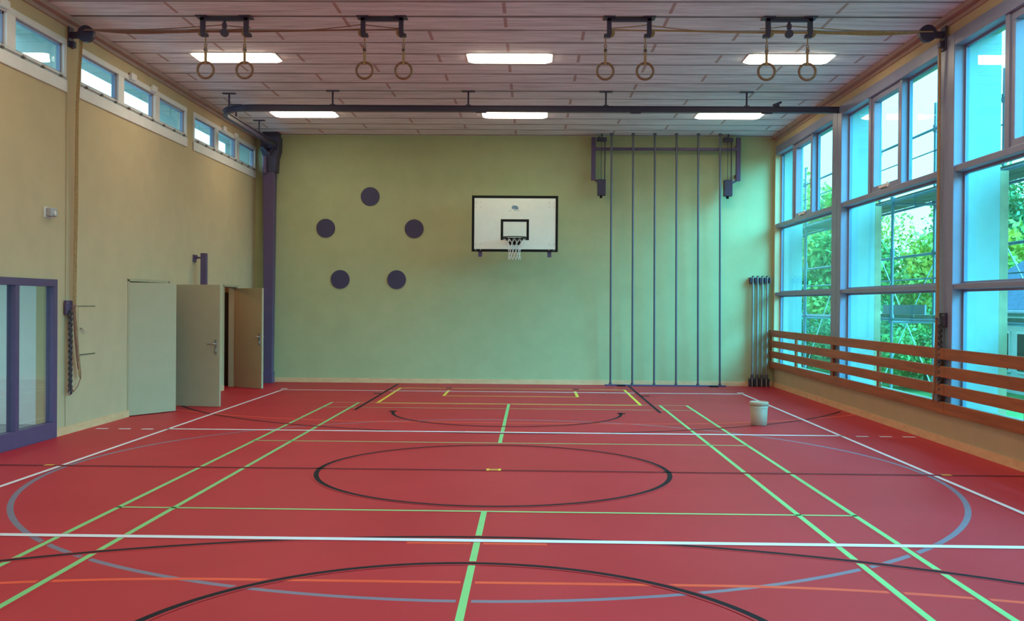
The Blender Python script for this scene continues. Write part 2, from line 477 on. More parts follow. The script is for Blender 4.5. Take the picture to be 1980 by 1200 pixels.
def emit_marks(mb, prims, z, extra, mi=0):
    for p in prims:
        if p[0] == 'h': strip_h(mb, min(p[1], p[2]), max(p[1], p[2]), p[3], p[4] + 2 * extra, z, mi)
        elif p[0] == 'v': strip_v(mb, p[1], min(p[2], p[3]), max(p[2], p[3]), p[4] + 2 * extra, z, mi)
        else: strip_arc(mb, p[1], p[2], p[3], p[4], p[5], p[6] + 2 * extra, z, 140, mi)
z = 0.0
for i, (m_, lab, prims, gap) in enumerate(LAYERS):
    z += 0.0003
    if gap:
        emit_marks(fl, prims, z, gap)
        z += 0.0003
floor = fl.build('floor', M_floor)
tag(floor, kind='structure')
z = 0.0
for i, (m_, lab, prims, gap) in enumerate(LAYERS):
    z += 0.0003
    if gap: z += 0.0003
    mb = MB(); emit_marks(mb, prims, z, 0)
    tag(mb.build('court_line', m_, floor), lab)

# ------------------------------------------------------------------ walls
def wall_x(mb, x0, x1, y0, y1, z0, z1, holes):
    """wall slab between x0 and x1 running along Y with rectangular holes (ya,yb,za,zb)"""
    ys = sorted({y0, y1, *[h[0] for h in holes], *[h[1] for h in holes]})
    for a, b in zip(ys[:-1], ys[1:]):
        mid = (a + b) / 2
        hs = sorted([(h[2], h[3]) for h in holes if h[0] <= mid <= h[1]])
        zc = z0
        for (c, d) in hs:
            if c > zc: mb.box(x0, x1, a, b, zc, c)
            zc = max(zc, d)
        if zc < z1: mb.box(x0, x1, a, b, zc, z1)

LU = [(p - 3.98 + 0.02, p - 0.02) for p in (10.82, 6.66, 2.33, -2.0, -6.33)]     # ribbon window units (start, end)
LU = [(6.98, 10.84), (2.66, 6.66), (-1.67, 2.33), (-6.0, -2.0), (-10.33, -6.33)]
WZ0, WZ1 = 4.36, 5.03
holes = [(a, b, WZ0, WZ1) for a, b in LU]
DA = (4.29, 5.86); DB = (8.74, 9.58); DG = (-2.2, 2.07)
holes += [(DA[0], DA[1], 0, 2.0), (DB[0], DB[1], 0, 2.0), (DG[0], DG[1], 0, 1.97)]
mb = MB(); wall_x(mb, LW - 0.14, LW, NW, BW + 0.2, 0, H, holes)
wall_left = tag(mb.build('wall_left', M_lwall), kind='structure')
for i, p in enumerate((2.495, -1.835, -6.165)):
    mb = MB(); mb.box(LW, LW + 0.015, p - 0.16, p + 0.16, 0 if i > 1 else 0.0, H)
    mb.build('pilaster', M_lwall, wall_left, 0.006)
# thick outer reveals of the ribbon windows
mb = MB()
for a, b in LU:
    mb.box(LW - 0.65, LW - 0.14, a - 0.3, b + 0.3, WZ1 + 0.06, WZ1 + 0.5)
for p in (2.495, 6.82, 10.99, -1.835, -6.165):
    mb.box(LW - 0.65, LW - 0.14, p - 0.165, p + 0.165, WZ0 - 0.4, WZ1 + 0.1)
mb.build('outer_reveal', M_offwhite, wall_left)

mb = MB(); mb.box(LW - 0.3, RW + 0.6, BW, BW + 0.25, 0, H)
wall_back = tag(mb.build('wall_back', M_bwall), kind='structure')
mb = MB(); mb.box(LW - 0.3, RW + 0.6, NW - 0.25, NW, 0, H)
tag(mb.build('wall_front', M_lwall), kind='structure')

# right wall: parapet, head band and corner nib; columns are its children
mb = MB()
mb.box(RW + 0.03, OX, NW, BW, -0.1, 0.43)
mb.box(RW + 0.03, OX, NW, BW, 5.05, H)
mb.box(RW + 0.0, OX, 10.74, BW, 0.43, 5.05)
wall_right = tag(mb.build('wall_right', M_lwall), kind='structure')
for p in PIERS[1:]:
    mb = MB(); mb.box(RW, GX + 0.03, p - 0.25, p + 0.25, 0.43, 5.06)
    mb.box(RW - 0.005, RW + 0.02, p - 0.04, p + 0.04, 0.43, 5.0)
    mb.build('pillar', M_frame, wall_right, 0.008)
    mb = MB(); mb.box(GX + 0.03, OX + 0.02, p - 0.25, p + 0.25, -0.1, 5.06)
    mb.build('outer_pier', M_offwhite, wall_right)
for p in PIERS[1:]:
    mb = MB(); mb.box(OX + 0.025, OX + 0.13, p - 0.24, p - 0.13, -0.1, 3.38); mb.build('facade_strip', M_strip, wall_right, 0.004)  # plain tan strip along the outer edge of each pier
mb = MB(); mb.box(GX + 0.03, OX + 0.02, 10.70, 11.0, -0.1, 5.06)
mb.build('outer_pier', M_offwhite, wall_right)

# ceiling
mb = MB(); mb.box(LW - 0.3, OX + 0.3, NW - 0.25, BW + 0.25, H, H + 0.25)
ceiling = tag(mb.build('ceiling', M_ceil), kind='structure')
for nm, x0, x1 in (('trim_1', LW, LW + 0.11), ('trim_2', RW - 0.07, RW + 0.04)):
    mb = MB(); mb.box(x0, x1, NW, BW, H - 0.055, H)
    s_ = -1 if nm == 'trim_1' else 1
    xx = (x0 + 0.03) if nm == 'trim_1' else (x1 - 0.03)
    mb.box(min(x0, xx) if nm == 'trim_1' else xx, xx if nm == 'trim_1' else x1, NW, BW, H - 0.11, H - 0.055)
    tag(mb.build(nm, M_corn, None, 0.004), kind='structure')

# skirting boards
mb = MB()
for a, b in ((2.07, DA[0]), (DA[1], DB[0]), (DB[1], BW)):
    mb.box(LW, LW + 0.018, a, b, 0, 0.10)
mb.box(LW, LW + 0.018, NW, DG[0], 0, 0.10)
tag(mb.build('baseboard_left', M_base), kind='structure')
mb = MB(); mb.box(LW, RW, BW - 0.018, BW, 0, 0.10)
tag(mb.build('baseboard_back', M_base), kind='structure')
mb = MB(); mb.box(RW + 0.012, RW + 0.03, NW, BW - 0.02, 0, 0.10)
tag(mb.build('baseboard_right', M_base), kind='structure')

# ------------------------------------------------------------------ ribbon windows, left wall
n_win = 1
for ui, (a, b) in enumerate(LU):
    root = thing('window_%d' % n_win, (LW, (a + b) / 2, WZ0), None, None, kind='structure'); n_win += 1
    L3 = (b - a)
    fr = MB()
    xo, xi = LW - 0.10, LW + 0.012
    sx = (b - a - 0.08) / 3
    panes = []
    for k in range(3):
        p0 = a + 0.07 + k * ((b - a - 0.14 + 0.19) / 3)
        p1 = p0 + (b - a - 0.14 + 0.19) / 3 - 0.19
        panes.append((p0, p1))
    fr.box(xo, xi, a, b, WZ1 - 0.075, WZ1)
    fr.box(xo, xi, a, b, WZ0, WZ0 + 0.21)
    fr.box(xo, xi, a, panes[0][0], WZ0 + 0.21, WZ1 - 0.075)
    fr.box(xo, xi, panes[2][1], b, WZ0 + 0.21, WZ1 - 0.075)
    for k in range(2):
        fr.box(xo, xi, panes[k][1], panes[k + 1][0], WZ0 + 0.21, WZ1 - 0.075)
    fr.build('window_frame', M_white, root, 0.005)
    sl = MB(); sl.box(LW - 0.02, LW + 0.022, a, b, WZ0 - 0.005, WZ0 + 0.15)
    sl.build('window_sill', M_white, root, 0.008)
    rod = MB(); rod.tube([(LW + 0.03, a + 0.03, WZ0 + 0.17), (LW + 0.03, b - 0.03, WZ0 + 0.17)], 0.007, 6)
    rod.build('opening_rod', M_grey, root)
    for k in range(9):
        y = a + 0.18 + k * (b - a - 0.36) / 8
        c = MB(); c.box(LW + 0.01, LW + 0.042, y - 0.03, y + 0.03, WZ0 + 0.155, WZ0 + 0.185)
        c.build('rod_clip', M_chain, root, 0.006)
    for k, (p0, p1) in enumerate(panes):
        sa = MB()
        w_ = 0.028
        sa.box(LW - 0.085, LW - 0.03, p0, p1, WZ0 + 0.21, WZ0 + 0.21 + w_)
        sa.box(LW - 0.085, LW - 0.03, p0, p1, WZ1 - 0.075 - w_, WZ1 - 0.075)
        sa.box(LW - 0.085, LW - 0.03, p0, p0 + w_, WZ0 + 0.21, WZ1 - 0.075)
        sa.box(LW - 0.085, LW - 0.03, p1 - w_, p1, WZ0 + 0.21, WZ1 - 0.075)
        sa = sa.build('sash', M_frame, root)
        g = MB(); g.box(LW - 0.066, LW - 0.056, p0 + w_, p1 - w_, WZ0 + 0.21 + w_, WZ1 - 0.075 - w_)
        g.build('pane', M_glassL, sa)
    if ui < 3:
        for y in (panes[1][0] + 0.25, panes[1][1] - 0.1):
            c = MB(); c.box(LW + 0.01, LW + 0.06, y - 0.09, y + 0.09, WZ1 - 0.06, WZ1 + 0.035)
            c.build('opening_motor', M_white, root, 0.01)

# ------------------------------------------------------------------ window wall, right
for bi in range(5):
    yb_, ya_ = PIERS[bi] - 0.25, PIERS[bi + 1] + 0.25
    if bi == 0: yb_ = 10.74
    root = thing('window_%d' % n_win, (RW, (ya_ + yb_) / 2, 0.43), None, None, kind='structure'); n_win += 1
    fr = MB()
    fr.box(RW, GX + 0.03, ya_, yb_, 4.90, 5.06)                  # head beam
    fr.box(RW + 0.01, GX + 0.03, ya_, yb_, 0.40, 0.47)           # sill
    fr.build('window_frame', M_frame, root, 0.006)
    for z0, z1 in ((3.36, 3.44), (1.93, 1.995)):
        t = MB(); t.box(RW + 0.02, GX + 0.03, ya_, yb_, z0, z1)
        t.build('transom', M_frame, root, 0.006)
    span = yb_ - ya_
    m1, m2 = ya_ + span * 0.345, ya_ + span * 0.67
    for m_ in (m1, m2):
        t = MB(); t.box(RW + 0.03, GX + 0.03, m_ - 0.05, m_ + 0.05, 3.44, 4.90)
        t.build('mullion', M_frame, root, 0.006)
    # fixed glazing with thin dark gaskets
    def glaze(y0, y1, z0, z1, w_=0.03, mt=M_frame):
        s_ = MB()
        s_.box(GX - 0.02, GX + 0.025, y0, y1, z0, z0 + w_); s_.box(GX - 0.02, GX + 0.025, y0, y1, z1 - w_, z1)
        s_.box(GX - 0.02, GX + 0.025, y0, y0 + w_, z0 + w_, z1 - w_); s_.box(GX - 0.02, GX + 0.025, y1 - w_, y1, z0 + w_, z1 - w_)
        s_ = s_.build('glazing_bead', mt, root)
        g = MB(); g.box(GX - 0.006, GX + 0.006, y0 + w_, y1 - w_, z0 + w_, z1 - w_)
        g.build('pane', M_glassR, s_)
    glaze(ya_, yb_, 0.47, 1.93); glaze(ya_, yb_, 1.995, 3.36)
    glaze(ya_, m1 - 0.05, 3.44, 4.90); glaze(m2 + 0.05, yb_, 3.44, 4.90)
    # opening light in the middle
    s_ = MB(); y0, y1, z0, z1, w_ = m1 + 0.05, m2 - 0.05, 3.44, 4.90, 0.085
    s_.box(RW + 0.05, GX + 0.02, y0, y1, z0, z0 + w_); s_.box(RW + 0.05, GX + 0.02, y0, y1, z1 - w_, z1)
    s_.box(RW + 0.05, GX + 0.02, y0, y0 + w_, z0 + w_, z1 - w_); s_.box(RW + 0.05, GX + 0.02, y1 - w_, y1, z0 + w_, z1 - w_)
    s_ = s_.build('opening_sash', M_frame, root, 0.006)
    g = MB(); g.box(GX - 0.006, GX + 0.006, y0 + w_, y1 - w_, z0 + w_, z1 - w_)
    g.build('pane', M_glassR, s_)
    hd = MB(); hd.box(RW + 0.01, RW + 0.05, (y0 + y1) / 2 - 0.16, (y0 + y1) / 2 + 0.16, z0 + 0.02, z0 + 0.06)
    hd.box(RW + 0.02, RW + 0.06, (y0 + y1) / 2 - 0.20, (y0 + y1) / 2 - 0.13, z0 + 0.01, z0 + 0.09)
    hd.build('window_opener', M_white, s_, 0.006)

# ------------------------------------------------------------------ doors in the left wall
def door_leaf(n, hinge, ang, width, flip, has_handle, label, h=1.985):
    """hinge at the wall; ang = direction of the leaf in the XY plane (degrees)"""
    root = thing('door_%d' % n, (hinge[0], hinge[1], 0), None, None, kind='structure')
    root.rotation_euler = (0, 0, math.radians(ang))
    inv = None
    lf = MB()
    t0, t1 = (0, 0.045) if not flip else (-0.045, 0)
    lf.box(0, width, t0, t1, 0.012, h)
    o = lf.build('door_leaf', M_door, None, 0.004); o.parent = root
    for z_ in (0.22, 1.72):
        hg = MB(); hg.tube([(-0.004, t1 if flip else t0, z_ - 0.06), (-0.004, t1 if flip else t0, z_ + 0.06)], 0.011, 8)
        o2 = hg.build('hinge', M_door, None); o2.parent = root
    if has_handle:
        for side in (t0 - 0.006, t1 + 0.006):
            sg = -1 if side < (t0 + t1) / 2 else 1
            p = MB(); p.box(width - 0.085, width - 0.045, side - 0.004, side + 0.004, 0.86, 1.10)
            pl = p.build('handle_plate', M_steel, None, 0.002); pl.parent = root
            q = MB()
            q.tube([(width - 0.065, side, 1.03), (width - 0.065, side + sg * 0.05, 1.03), (width - 0.075, side + sg * 0.055, 1.03), (width - 0.19, side + sg * 0.055, 1.028)], 0.010, 8)
            lv = q.build('lever', M_steel, None); lv.parent = pl
            k = MB(); k.box(width - 0.069, width - 0.061, side + sg * 0.004, side + sg * 0.02, 0.90, 0.95)
            ky = k.build('key', M_steel, None); ky.parent = pl
    return root
door_leaf(1, (LW + 0.005, 4.30), 59.8, 0.86, False, False, '')
door_leaf(2, (LW + 0.005, 5.85), -7.5, 0.92, True, True, '')
door_leaf(3, (LW + 0.005, 9.57), -35.3, 0.83, True, True, '')
for i, (a, b) in enumerate((DA, DB)):
    mb = MB()
    for y0, y1 in ((a - 0.04, a + 0.02), (b - 0.02, b + 0.04)):
        mb.box(LW - 0.16, LW + 0.012, y0, y1, 0, 2.03)
    mb.box(LW - 0.16, LW + 0.012, a - 0.04, b + 0.04, 2.0, 2.045)
    tag(mb.build('trim_%d' % (3 + i), M_door, None, 0.003), kind='structure')

# storerooms behind the two doorways
def store(name, x0, x1, y0, y1, mt):
    mb = MB()
    mb.box(x0 - 0.1, x0, y0 - 0.1, y1 + 0.1, 0, 2.6)
    mb.box(x0, x1, y0 - 0.1, y0, 0, 2.6); mb.box(x0, x1, y1, y1 + 0.1, 0, 2.6)
    mb.box(x0, x1, y0, y1, 2.5, 2.6); mb.box(x0 - 0.1, x1, y0 - 0.1, y1 + 0.1, -0.2, -0.001, 1)
    return tag(mb.build(name, [mt, M_floor]), kind='structure')
wa = store('wall_store', LW - 2.6, LW - 0.14, 3.6, 6.6, M_store)
wb = store('wall_closet', LW - 2.6, LW - 0.14, 7.6, 10.2, M_store)
# cupboard-shaped dark block added to stand in for shade in the doorway
shade_block = thing('doorway_shade_block', (LW - 0.75, 9.95, 0), 'added cupboard-shaped dark block standing in for shade inside the open storeroom doorway', 'shade block')
mb = MB(); mb.box(LW - 1.36, LW - 0.18, 9.80, 10.15, 0.0, 1.90); mb.build('body', M_dark, shade_block, 0.01)
for k in range(2):
    mb = MB(); mb.box(LW - 1.35 + k * 0.585, LW - 0.775 + k * 0.585, 9.78, 9.80, 0.06, 1.87); d = mb.build('door', M_dark, shade_block, 0.004)
    mb = MB(); xx = LW - 0.83 + k * 0.12; mb.tube([(xx, 9.765, 0.95), (xx, 9.765, 1.1)], 0.008, 6); mb.build('handle', M_steel, d)
ld = bpy.data.lights.new('storeroom_lamp', 'POINT'); ld.energy = 10; ld.color = (1.0, 0.62, 0.30); ld.shadow_soft_size = 0.08
lo = bpy.data.objects.new('storeroom_lamp', ld); lo.location = (LW - 1.0, 8.6, 2.3); COL.objects.link(lo)

# glazed entrance with purple frame
root = thing('door_4', (LW, 0.0, 0), None, None, kind='structure')
fx0, fx1 = LW - 0.07, LW + 0.035
mb = MB()
mb.box(fx0, fx1, DG[0], DG[1], 1.88, 1.97)
mb.box(fx0, fx1, DG[0], DG[1], 0.0, 0.20)
mb.box(fx0, fx1, DG[1] - 0.09, DG[1], 0.20, 1.88)
mb.box(fx0, fx1, DG[0], DG[0] + 0.09, 0.20, 1.88)
mb.build('door_frame', M_purple, root, 0.005)
ms = [1.12, 0.0, -1.08]
for y in ms:
    mb = MB(); mb.box(fx0, fx1, y - 0.045, y + 0.045, 0.20, 1.88); mb.build('mullion', M_purple, root, 0.005)
edges = [DG[1] - 0.09] + [q for y in ms for q in (y + 0.045, y - 0.045)] + [DG[0] + 0.09]
for k in range(0, len(edges), 2):
    mb = MB(); mb.box(LW - 0.025, LW - 0.015, edges[k + 1], edges[k], 0.20, 1.88); mb.build('pane', M_glassD, root)
# corridor behind it
mb = MB()
x0, x1, y0, y1 = LW - 2.3, LW - 0.14, -3.2, 3.3
wall_x(mb, x0 - 0.1, x0, y0 - 0.1, y1 + 0.1, 0, 2.6, [(-1.5, 2.6, 0.1, 2.3)])
mb.box(x0, x1, y0 - 0.1, y0, 0, 2.6); mb.box(x0, x1, y1, y1 + 0.1, 0, 2.6, 2)
mb.box(x1 - 0.42, x1, 2.7, y1, 0, 2.5)
mb.box(x0, x1, y0, y1, 2.5, 2.6); mb.box(x0 - 0.1, x1, y0 - 0.1, y1 + 0.1, -0.2, -0.001, 1)
tag(mb.build('wall_corridor', [M_lwall, M_grey, M_white]), kind='structure')

# ------------------------------------------------------------------ ceiling lights
def ceiling_light(loc, label):
    t = thing('ceiling_light', loc, label, 'ceiling light', 'rectangular ceiling lights')
    x, y, z_ = loc
    mb = MB(); mb.box(x - 0.63, x + 0.63, y - 0.26, y + 0.26, z_ - 0.012, z_); mb.build('housing', M_hous, t, 0.006)
    hx, hy = 0.61, 0.24
    prof = [(1.0, -0.012), (1.0, -0.02), (0.93, -0.034), (0.80, -0.04)]
    vs = []; fs = []
    for k, zz in prof:
        ix = hx - (1 - k) * 0.55; iy = hy * (1 - (1 - k) * 0.9)
        ch = 0.05
        ring = [(-ix + ch, -iy), (ix - ch, -iy), (ix, -iy + ch), (ix, iy - ch), (ix - ch, iy), (-ix + ch, iy), (-ix, iy - ch), (-ix, -iy + ch)]
        vs += [(x + a, y + b, z_ + zz) for a, b in ring]
    for i in range(len(prof) - 1):
        for k in range(8):
            k2 = (k + 1) % 8
            fs.append((i * 8 + k, (i + 1) * 8 + k, (i + 1) * 8 + k2, i * 8 + k2))
    fs.append(tuple((len(prof) - 1) * 8 + k for k in range(8))[::-1])
    mb = MB(); mb.add(vs, fs); mb.build('diffuser', M_lamp, t)
    return t
lamp0 = ceiling_light((-3.97, 4.25, H), 'lit ceiling light behind the ring pair nearest the ribbon windows')
LL = {(0.03, 4.25): 'lit ceiling light between the two inner ring pairs, in front of the rail',
      (4.07, 4.25): 'lit ceiling light behind the ring pair nearest the tall window wall',
      (-3.97, 8.52): 'lit ceiling light beyond the rail, by its curved end',
      (0.03, 8.52): 'lit ceiling light beyond the rail, above the basketball hoop',
      (4.07, 8.52): 'lit ceiling light beyond the rail, above the climbing poles'}
for (x, y), lb in LL.items():
    copy_tree(lamp0, (x, y, H), lb)
for y in (-0.02, -4.29, -8.56):
    for x in (-3.97, 0.03, 4.07):
        copy_tree(lamp0, (x, y, H), 'lit ceiling light above the half of the hall behind the viewer')

# ------------------------------------------------------------------ basketball hoop
BY = 9.72
bx = 0.025
hoop = thing('basketball_hoop', (bx, BW, 0), 'wall-mounted basketball hoop with white black-edged backboard', 'basketball hoop')
mb = MB(); mb.box(bx - 0.86, bx + 0.86, BY, BY + 0.03, 2.78, 3.885); bd_ = mb.build('backboard', M_board, hoop)
e = 0.05
mb = MB()
X0, X1, Z0, Z1 = bx - 0.87, bx + 0.87, 2.765, 3.895
mb.box(X0, X1, BY - 0.006, BY + 0.034, Z1 - e, Z1); mb.box(X0, X1, BY - 0.006, BY + 0.034, Z0, Z0 + e)
mb.box(X0, X0 + e, BY - 0.006, BY + 0.034, Z0 + e, Z1 - e); mb.box(X1 - e, X1, BY - 0.006, BY + 0.034, Z0 + e, Z1 - e)
tag(mb.build('border', M_black, bd_), 'black edge band')
mb = MB()
X0, X1, Z0, Z1 = bx - 0.285, bx + 0.285, 3.0, 3.42
mb.box(X0, X1, BY - 0.003, BY, Z1 - e, Z1); mb.box(X0, X1, BY - 0.003, BY, Z0, Z0 + e)
mb.box(X0, X0 + e, BY - 0.003, BY, Z0 + e, Z1 - e); mb.box(X1 - e, X1, BY - 0.003, BY, Z0 + e, Z1 - e)
tag(mb.build('target_square', M_black, bd_), 'black target rectangle')
# emblem: two leaning ovals over a line of tiny lettering
mb = MB()
def oval(cx, cz, rx, rz, rot):
    vs = []
    for k in range(24):
        a = 2 * PI * k / 24; u, v_ = rx * math.cos(a), rz * math.sin(a)
        vs.append((cx + u * math.cos(rot) - v_ * math.sin(rot), BY - 0.003, cz + u * math.sin(rot) + v_ * math.cos(rot)))
    vs2 = [(p[0], BY, p[2]) for p in vs]
    mb.add(vs + vs2, [tuple(range(24))[::-1]] + [(k, (k + 1) % 24, 24 + (k + 1) % 24, 24 + k) for k in range(24)])
oval(bx - 0.034, 3.662, 0.042, 0.031, 1.0); oval(bx + 0.030, 3.655, 0.048, 0.033, -0.8)
oval(bx - 0.002, 3.622, 0.026, 0.010, 0.7)
for wd0, wd1 in ((-0.125, -0.055), (-0.01, 0.115)):
    xx = bx + wd0; k = 0
    while xx < bx + wd1 - 0.008:
        mb.box(xx, xx + 0.004, BY - 0.003, BY, 3.585, 3.60)
        mb.box(xx, xx + 0.010, BY - 0.003, BY, 3.585 + (k % 3) * 0.0055, 3.589 + (k % 3) * 0.0055)
        xx += 0.016; k += 1
tag(mb.build('emblem', M_logo, bd_), 'small blue-grey emblem over tiny lettering')
for sx in (-1, 1):
    for ax_ in (0.69, 0.79):
        for zz in (2.92, 2.80, 3.66, 3.76):
            mb = MB(); mb.disc((bx + sx * ax_, BY - 0.004, zz), 0.010, 0.012, 'Y', 10)
            mb.build('bolt', M_steel, bd_)
for sx in (-1, 1):
    mb = MB()
    x = bx + sx * 0.70
    mb.box(x - 0.04, x + 0.04, BY + 0.034, BY + 0.094, 2.66, 3.8)
    mb.build('upright', M_purple, hoop, 0.004)
    for zz in (2.95, 3.72):
        mb = MB(); mb.tube([(x, BY + 0.09, zz), (bx + sx * 0.45, BW - 0.025, zz)], 0.03, 10); mb.build('support_arm', M_purple, hoop)
    mb = MB(); mb.box(bx + sx * 0.45 - 0.08, bx + sx * 0.45 + 0.08, BW - 0.02, BW - 0.001, 2.88, 3.8); mb.build('wall_plate', M_purple, hoop, 0.004)
RY, RZ, RR = BY - 0.38, 3.03, 0.235
mb = MB(); mb.torus((bx, RY, RZ), RR, 0.010, 'Z', 48, 10); mb.torus((bx, RY, RZ - 0.03), RR - 0.012, 0.006, 'Z', 48, 8)
rim = mb.build('rim', M_black, hoop)
mb = MB(); mb.box(bx - 0.11, bx + 0.11, BY - 0.012, BY - 0.003, 2.90, 3.04)
mb.add([(bx - 0.09, BY - 0.012, 2.92), (bx + 0.09, BY - 0.012, 2.92), (bx + 0.03, RY + RR, 3.01), (bx - 0.03, RY + RR, 3.01),
        (bx - 0.09, BY - 0.012, 3.035), (bx + 0.09, BY - 0.012, 3.035), (bx + 0.03, RY + RR, 3.035), (bx - 0.03, RY + RR, 3.035)],
       [(0, 1, 2, 3), (7, 6, 5, 4), (0, 4, 5, 1), (1, 5, 6, 2), (2, 6, 7, 3), (3, 7, 4, 0)])
for sx in (-1, 1):
    mb.tube([(bx + sx * 0.1, BY - 0.012, 2.93), (bx + sx * 0.19, RY + 0.12, 3.02)], 0.009, 8)
mb.build('rim_bracket', M_black, hoop)
mb = MB(); NN = 12
lev = [(RR - 0.008, 0.0), (0.19, -0.09), (0.14, -0.18), (0.115, -0.26), (0.115, -0.34), (0.125, -0.42)]
def npt(k, l):
    r_, dz = lev[l]; a = 2 * PI * (k + 0.5 * (l % 2)) / NN
    return (bx + r_ * math.cos(a), RY + r_ * math.sin(a), RZ - 0.02 + dz)
for k in range(NN):
    for l in range(len(lev) - 1):
        o = l % 2
        mb.tube([npt(k, l), npt(k, l + 1)], 0.0042, 5, caps=False)
        mb.tube([npt(k, l), npt(k - 1 if o == 0 else k + 1, l + 1)], 0.0042, 5, caps=False)
mb.build('net', M_net, hoop)

# ------------------------------------------------------------------ purple wall discs
DISCS = [((-3.097, 3.985), 'round purple wall disc at the top of the pentagon of discs'),
         ((-4.048, 3.303), 'round purple wall disc, upper one on the corner column side'),
         ((-2.148, 3.303), 'round purple wall disc, upper one nearest the basketball hoop'),
         ((-3.730, 2.210), 'round purple wall disc, lower one on the corner column side'),
         ((-2.518, 2.213), 'round purple wall disc, lower one on the hoop side')]
d0 = None
for (x, zz), lb in DISCS:
    if d0 is None:
        mb = MB(); mb.disc((0, 0, 0), 0.20, 0.02, 'Y', 64)
        d0 = mb.build('wall_disc', M_disc); o = d0
    else:
        o = d0.copy(); COL.objects.link(o)
    o.location = (x, BW - 0.011, zz)
    tag(o, lb, 'wall target', 'purple throwing targets on the back wall')

# ------------------------------------------------------------------ climbing poles
rig = thing('climbing_pole_rig', (3.2, 10.6, 0), 'rig of six vertical steel climbing poles on the back wall', 'climbing poles')
PY0, PY1 = 10.66, 10.50
for k in range(6):
    x0 = 2.053 + k * 0.4605
    x1 = 2.02 + k * 0.4525
    mb = MB(); mb.tube([(x0, PY0, 0.03), (x1, PY1, H - 0.005)], 0.021, 12)
    mb.tube([(x1, PY1, H - 0.05), (x1, PY1, H)], 0.035, 10)
    mb.tube([(x0, PY0, 0.0), (x0, PY0, 0.06)], 0.034, 12)
    mb.build('pole', M_pole, rig)
mb = MB(); mb.box(1.93, 4.48, PY0 - 0.03, PY0 + 0.03, 0, 0.03); mb.build('base_rail', M_purple, rig, 0.004)
for x in (2.27, 4.21):
    mb = MB(); mb.box(x - 0.09, x + 0.09, PY0 - 0.13, PY0 - 0.04, 0, 0.028); mb.build('foot_plate', M_black, rig, 0.006)
mb = MB(); mb.box(1.64, 4.68, 10.575, 10.635, 4.955, 5.015); mb.build('cross_bar', M_purple, rig, 0.004)
for sx, x in ((1, 1.655), (-1, 4.695)):
    mb = MB(); mb.box(x - 0.045, x + 0.045, 10.60, 10.70, 4.33, 5.24); mb.build('side_arm', M_purple, rig, 0.006)
    mb = MB(); mb.tube([(x, 10.65, 4.36), (x + sx * 0.16, 10.62, 4.26)], 0.022, 8); mb.build('strut', M_purple, rig)
    mb = MB(); mb.box(x - 0.03, x + 0.03, 10.68, BW - 0.001, 5.0, 5.08); mb.build('wall_bracket', M_purple, rig, 0.004)
    mb = MB(); mb.box(x - 0.03, x + 0.03, 10.68, BW - 0.001, 4.4, 4.48); mb.build('wall_bracket', M_purple, rig, 0.004)
    cx_ = x + sx * (0.17 if sx > 0 else 0.225)
    mb = MB(); mb.box(cx_ - 0.085, cx_ + 0.085, 10.50, 10.66, 4.00, 4.34); cw = mb.build('counterweight', M_dpurple, rig, 0.008)
    mb = MB(); mb.disc((cx_ - 0.01, 10.57, 3.975), 0.03, 0.05, 'X', 16); mb.build('roller', M_black, cw)
    for dx_ in (-0.01, 0.065):
        mb = MB(); mb.tube([(cx_ + dx_, 10.57, 4.34), (cx_ + dx_, 10.57, 5.16)], 0.006 if dx_ < 0 else 0.012, 6); mb.build('cable', M_dpurple, rig)
    mb = MB(); mb.box(cx_ - 0.11, cx_ + 0.10, 10.54, 10.62, 5.14, 5.22)
    mb.disc((cx_ + 0.02, 10.53, 5.17), 0.05, 0.03, 'Y', 20); mb.disc((cx_ - 0.06, 10.53, 5.2), 0.035, 0.03, 'Y', 16)
    mb.tube([(cx_, 10.57, 5.2), (cx_, 10.57, H)], 0.014, 8)
    mb.build('pulley_head', M_dpurple, rig)

# ------------------------------------------------------------------ stored posts in the corner
rack = thing('post_rack', (5.2, BW, 0), 'dark clamp rack holding four silver posts in the corner', 'rack')
for z0, z1, nm in ((2.19, 2.31, 'upper_clamp'), (0.0, 0.17, 'lower_clamp')):
    mb = MB(); mb.box(4.99, 5.415, 10.815, BW - 0.019 if z0 < 0.1 else BW - 0.001, z0, z1)
    for k in range(5):
        x = 5.0 + k * 0.1
        mb.box(x - 0.012, x + 0.012, 10.71, 10.82, z0, z1)
    tag(mb.build(nm, M_dpurple, rack, 0.004), None)
p0 = None
for k, lb in enumerate(('silver steel post in the corner rack, the one nearest the climbing poles',
                        'silver steel post in the corner rack, second from the climbing poles',
                        'silver steel post in the corner rack, second from the window wall',
                        'silver steel post in the corner rack, the one nearest the window wall')):
    x = 5.055 + k * 0.10
    if p0 is None:
        p0 = thing('steel_post', (x, 10.76, 0), lb, 'post', 'posts stored in the corner rack')
        mb = MB(); mb.tube([(x, 10.76, 0.0), (x, 10.76, 2.33)], 0.024, 16); mb.build('tube', M_post, p0)
        mb = MB(); mb.tube([(x, 10.76, 0.17), (x, 10.76, 0.26)], 0.034, 16); mb.build('collar', M_pole, p0)
        mb = MB(); mb.tube([(x, 10.76, 2.33), (x, 10.76, 2.345)], 0.027, 16); mb.build('end_cap', M_black, p0)
    else:
        copy_tree(p0, (x, 10.76, 0), lb)

